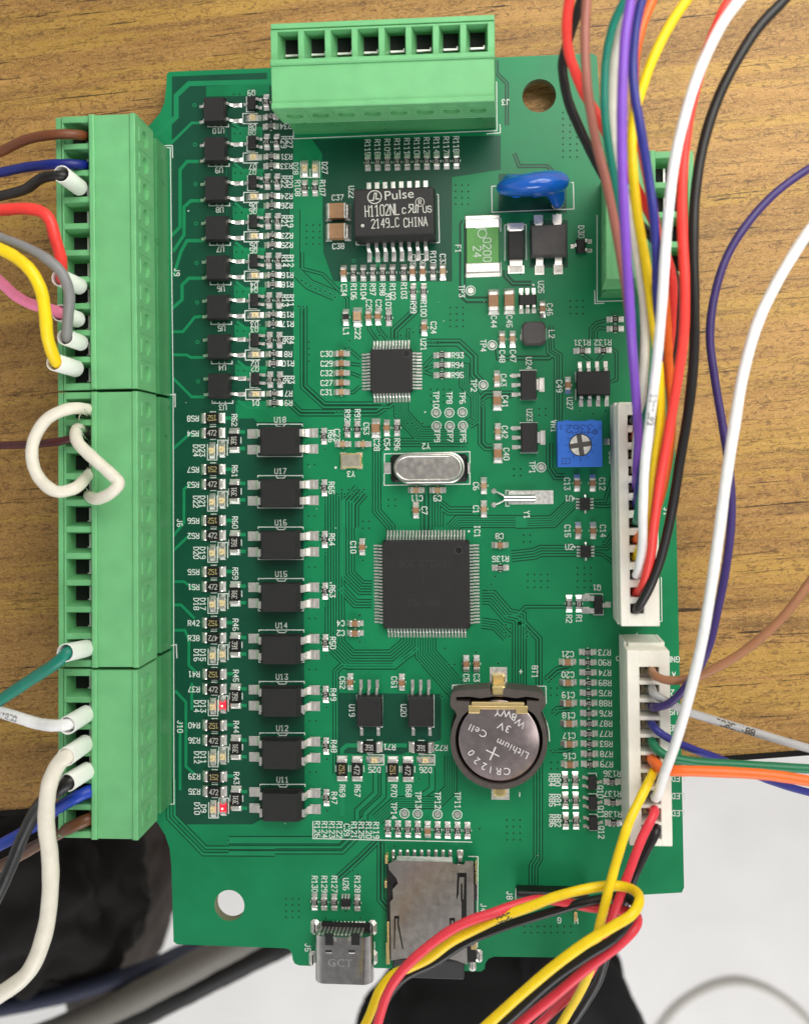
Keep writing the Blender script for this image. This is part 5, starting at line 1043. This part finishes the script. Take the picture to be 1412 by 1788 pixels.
# lower right housing
S2 = lambda i: c('S', 925, (345, 483, 622, 762, 898, 1036, 1172, 1310, 1448, 1580)[i])
def s2(i): x_, y_ = S2(i); return (x_, y_-10, .72)
def s3(i): x_, y_ = S2(i); return (x_+2, y_-4, 1.02)
wr('dviolet', [(1450, 275, 1.6), (1412, 294, 1.7), (1353, 337, 1.8), (1306, 388, 1.9), (1270, 445, 1.9), (1248, 512, 1.9), (1239, 585, 1.9), (1247, 658, 1.9), (1262, 748, 1.9), (1273, 821, 1.9), (1277, 895, 1.9), (1270, 971, 1.9), (1255, 1054, 1.8), (1233, 1140, 1.7), (1198, 1199, 1.5), (1165, 1230, 1.35), (1146, 1235, 1.25), s3(2), s2(2)], .056, 'dark violet wire curving over the table from the right edge', GR2)
wr('white', [(1440, 370, 3.0), (1412, 403, 3.0), (1386, 442, 2.95), (1352, 500, 2.9), (1321, 567, 2.9), (1296, 658, 2.85), (1281, 748, 2.8), (1267, 839, 2.75), (1257, 915, 2.7), (1244, 1007, 2.6), (1226, 1116, 2.4), (1204, 1210, 2.15), (1180, 1295, 1.85), (1160, 1350, 1.5), (1146, 1392, 1.15), (1142, 1390, .75)], .068, 'long white wire swinging over the table into the lower housing', GR2)
wr('tan', [(1450, 960, 1.5), (1412, 1018, 1.5), (1371, 1072, 1.5), (1317, 1123, 1.45), (1263, 1159, 1.4), (1208, 1184, 1.35), (1165, 1188, 1.3), (1145, 1181, 1.2), s3(0), s2(0)], .060, 'light brown wire leaving the top opening of the lower housing', GR2)
wr('lgrey', [s2(1), s3(1), (1142, 1212, 1.15), (1158, 1222, 1.2), (1190, 1239, 1.2), (1244, 1257, 1.15), (1317, 1279, 1.1), (1380, 1298, 1.05), (1450, 1318, 1.0)], .060, 'light grey printed wire running right from the lower housing', GR2, None, (1.35, '88AX2607', 'dark', -1, .085))
wr('navy', [s2(3), s3(3), (1146, 1275, 1.1), (1168, 1290, 1.1), (1208, 1308, 1.0), (1255, 1325, .8), (1300, 1345, .5), (1345, 1364, .2), (1412, 1384, -.1), (1470, 1396, -.3)], .056, 'navy blue wire crossing under the orange wire of the lower housing', GR2)
wr('green', [s2(4), s3(4), (1146, 1308, 1.1), (1161, 1319, 1.15), (1208, 1330, 1.15), (1299, 1336, 1.1), (1412, 1343, 1.1), (1470, 1346, 1.1)], .064, 'green wire running right from the lower housing above the orange wire', GR2)
wr('orange', [s2(5), s3(5), (1146, 1335, 1.15), (1158, 1344, 1.25), (1180, 1346, 1.35), (1226, 1347, 1.4), (1335, 1353, 1.4), (1412, 1364, 1.4), (1470, 1374, 1.4)], .075, 'orange wire running right from the lower housing', GR2)
# wires that drop from the housing to the bottom
wr('yellow', [s2(6), (1139, 1352, 1.15), (1120, 1390, 1.4), (1098, 1436, 1.6), (1079, 1494, 1.7), (1062, 1556, 1.75), (1046, 1620, 1.7), (1034, 1680, 1.4), (1018, 1722, 1.0), (992, 1768, .6), (960, 1820, .3)], .064, 'yellow wire dropping from the lower housing behind the loop', GR2)
wr('crimson', [s2(8), (1142, 1420, 1.15), (1120, 1465, 1.3), (1098, 1523, 1.4), (1072, 1592, 1.4), (1054, 1640, 1.3), (1034, 1692, .9), (1010, 1725, .6), (972, 1760, .3), (925, 1805, .1)], .064, 'red wire dropping from the lower housing behind the loop', GR2)
wr('black', [s2(9), (1146, 1450, 1.05), (1126, 1490, 1.1), (1107, 1530, 1.1), (1093, 1572, 1.0), (1075, 1620, .8), (1058, 1672, .5), (1045, 1712, .3), (1020, 1755, .1), (985, 1805, 0)], .064, 'black wire dropping from the lower housing behind the loop', GR2)
wr('yellow', [(600, 1860, 1.5), (642, 1780, 1.5), (664, 1728, 1.45), (686, 1703, 1.4), (715, 1690, 1.4), (751, 1672, 1.45), (785, 1646, 1.5), (821, 1627, 1.5), (870, 1604, 1.55), (932, 1581, 1.6), (968, 1567, 1.6), (1004, 1557, 1.6), (1053, 1548, 1.5), (1085, 1548, 1.5), (1108, 1556, 1.65), (1116, 1574, 1.95), (1103, 1597, 2.15), (1072, 1617, 2.2), (1027, 1644, 2.2), (972, 1684, 2.2), (915, 1732, 2.15), (840, 1800, 2.1)], .066, 'yellow printed wire of the loop lying across the board below the coin cell', 'wire loop at the bottom', None, (3.1, '300V', 'dark', -1, .085))
wr('crimson', [(640, 1860, 1.8), (660, 1785, 1.8), (674, 1740, 1.8), (689, 1713, 1.8), (713, 1684, 1.8), (749, 1652, 1.75), (785, 1626, 1.7), (821, 1608, 1.65), (860, 1595, 1.6), (896, 1582, 1.5), (932, 1573, 1.4), (965, 1572, 1.3), (1000, 1579, 1.15), (1041, 1586, 1.1), (1085, 1590, 1.2), (1110, 1599, 1.5), (1110, 1618, 1.8), (1081, 1649, 1.9), (1027, 1690, 1.9), (972, 1736, 1.85), (900, 1795, 1.8), (850, 1840, 1.8)], .066, 'red wire of the loop lying across the memory card slot', 'wire loop at the bottom')
wr('black', [(605, 1890, 1.2), (660, 1770, 1.2), (700, 1712, 1.15), (760, 1680, 1.15), (810, 1648, 1.15), (860, 1626, 1.2), (896, 1613, 1.2), (932, 1602, 1.2), (980, 1588, 1.2), (1017, 1577, 1.2), (1050, 1570, 1.15), (1085, 1566, 1.2), (1108, 1580, 1.5), (1096, 1612, 1.95), (1072, 1639, 2.0), (1027, 1668, 2.0), (972, 1706, 2.0), (905, 1765, 1.95), (840, 1825, 1.9)], .060, 'black wire of the loop below its yellow wire', 'wire loop at the bottom')
# left plugs
wr('brown', [(-60, 292, 1.1), (0, 265, 1.35), (51, 242, 1.55), (102, 234, 1.6), (138, 235, 1.45), (158, 240, 1.1)], .072, 'brown wire entering the first opening of the upper left plug', GL)
wr('blue', [(-60, 312, 1.1), (0, 301, 1.3), (51, 291, 1.5), (102, 286, 1.58), (138, 287, 1.45), (160, 292, 1.1)], .072, 'blue wire entering the second opening of the upper left plug', GL)
wr('black', [(-60, 355, 1.2), (0, 342, 1.4), (44, 330, 1.65), (78, 309, 1.85), (104, 300, 1.8), (122, 312, 1.55)], .074, 'black wire in a white sleeve at the upper left plug', GL, ((107, 303, 1.95), (140, 328, 1.42), .124))
wr('red', [(-60, 366, 2.2), (0, 366, 2.2), (44, 364, 2.2), (72, 369, 2.2), (87, 384, 2.2), (96, 415, 2.15), (106, 450, 2.05), (112, 478, 1.85), (118, 488, 1.6)], .082, 'red wire bending down behind the grey wire at the upper left plug', GL, ((104, 484, 1.95), (140, 500, 1.42), .124))
wr('grey', [(-60, 395, 2.4), (0, 415, 2.4), (44, 432, 2.4), (79, 450, 2.4), (108, 477, 2.35), (121, 514, 2.25), (119, 549, 2.1), (113, 578, 1.9), (118, 591, 1.6)], .074, 'grey wire arching down over the white sleeves of the upper left plug', GL, ((114, 588, 1.90), (142, 599, 1.42), .119))
wr('yellow', [(-60, 410, 2.5), (0, 434, 2.5), (29, 450, 2.5), (55, 474, 2.5), (72, 508, 2.45), (79, 549, 2.35), (84, 593, 2.2), (91, 622, 2.0), (103, 636, 1.7)], .084, 'yellow wire bending down into the lowest white sleeve of the upper left plug', GL, ((95, 632, 1.95), (134, 644, 1.42), .127))
wr('pink', [(-60, 440, 1.6), (0, 491, 1.7), (29, 517, 1.75), (58, 532, 1.8), (87, 539, 1.8), (104, 545, 1.7), (114, 549, 1.5)], .078, 'pink wire passing behind the yellow wire into a white sleeve', GL, ((104, 546, 1.88), (137, 558, 1.42), .121))
J1_ = wr('ivory', [(158, 722, 1.1), (150, 714, 1.5), (119, 714, 1.75), (83, 731, 1.85), (60, 766, 1.9), (56, 800, 1.9), (68, 834, 1.9), (98, 858, 1.9), (129, 853, 1.8), (152, 832, 1.5), (160, 824, 1.2)], .086, 'ivory jumper wire bent into a round loop outside the middle left plug', GL)
J2_ = wr('ivory', [(146, 748, 1.15), (133, 752, 1.6), (137, 774, 1.85), (163, 800, 1.9), (193, 827, 1.9), (207, 843, 1.9), (198, 857, 1.9), (172, 871, 1.75), (156, 866, 1.3)], .086, 'ivory jumper wire folded into a V over the middle left plug', GL)
wr('maroon', [(-60, 781, 1.2), (0, 778, 1.35), (51, 776, 1.5), (102, 771, 1.6), (130, 765, 1.55), (150, 762, 1.2)], .060, 'dark maroon wire passing under the round ivory loop', GL)
wr('teal', [(-60, 1262, 1.5), (0, 1223, 1.65), (51, 1189, 1.8), (102, 1155, 1.85), (124, 1140, 1.7), (138, 1136, 1.5)], .086, 'teal green wire in a white sleeve at the lowest opening of the middle plug', GL, ((114, 1140, 2.00), (152, 1132, 1.42), .127))
wr('white', [(-60, 1222, 1.5), (0, 1243, 1.65), (34, 1254, 1.75), (68, 1264, 1.8), (102, 1267, 1.8), (124, 1262, 1.65), (136, 1255, 1.5)], .082, 'white printed wire in a white sleeve at the lower left plug', GL, ((117, 1267, 1.95), (152, 1246, 1.42), .129), (.7, 'AWG20', 'grey', 1, .08))
wr('ivory', [(140, 1302, 1.5), (126, 1313, 1.75), (104, 1332, 1.95), (88, 1364, 2.05), (82, 1400, 2.05), (81, 1442, 2.05), (87, 1493, 2.0), (88, 1551, 2.0), (78, 1629, 2.0), (50, 1697, 2.0), (0, 1737, 2.0), (-60, 1770, 2.0)], .112, 'thick ivory cable hanging down from a white sleeve at the lower left', GL, ((115, 1322, 2.00), (150, 1298, 1.42), .131))
wr('black', [(142, 1352, 1.4), (124, 1363, 1.6), (102, 1380, 1.65), (70, 1404, 1.5), (42, 1457, 1.3), (20, 1510, 1.2), (-10, 1575, 1.1), (-50, 1650, 1.0)], .094, 'black wire in a white sleeve behind the thick ivory cable', GL, ((118, 1367, 1.85), (154, 1345, 1.42), .129))
wr('royal', [(172, 1376, 1.1), (158, 1381, 1.4), (136, 1391, 1.5), (102, 1411, 1.35), (57, 1444, 1.0), (0, 1476, .8), (-60, 1508, .6)], .090, 'blue wire entering the lower left plug below the white sleeves', GL)
wr('umber', [(168, 1424, 1.1), (154, 1431, 1.4), (130, 1442, 1.45), (100, 1457, 1.2), (57, 1481, .8), (10, 1508, .4), (-60, 1545, .1)], .090, 'brown wire entering the lowest opening of the lower left plug', GL)
def strands(o, a, b, n=6):
    A, B = W(*a)-Vector(o.location), W(*b)-Vector(o.location); mb = MB(); rd = random.Random(int(a[0]))
    for i in range(n):
        j = Vector((rd.uniform(-.05, .05), rd.uniform(-.05, .05), rd.uniform(-.02, .06))); k = Vector((rd.uniform(-.05, .05), rd.uniform(-.06, .06), 0))
        mb.tube(spline([A+j*.5, A.lerp(B, .45)+j*1.3+Vector((0, 0, .05)), B+k], 5), .009, 5)
    tag(mb.build('wire_strands', SILVER, o, True), kind='stuff')
strands(J1_, (146, 716, 1.62), (158, 735, 1.15)); strands(J1_, (156, 829, 1.5), (161, 815, 1.1)); strands(J2_, (140, 750, 1.65), (160, 768, 1.15), 8); strands(J2_, (158, 868, 1.45), (150, 850, 1.1))
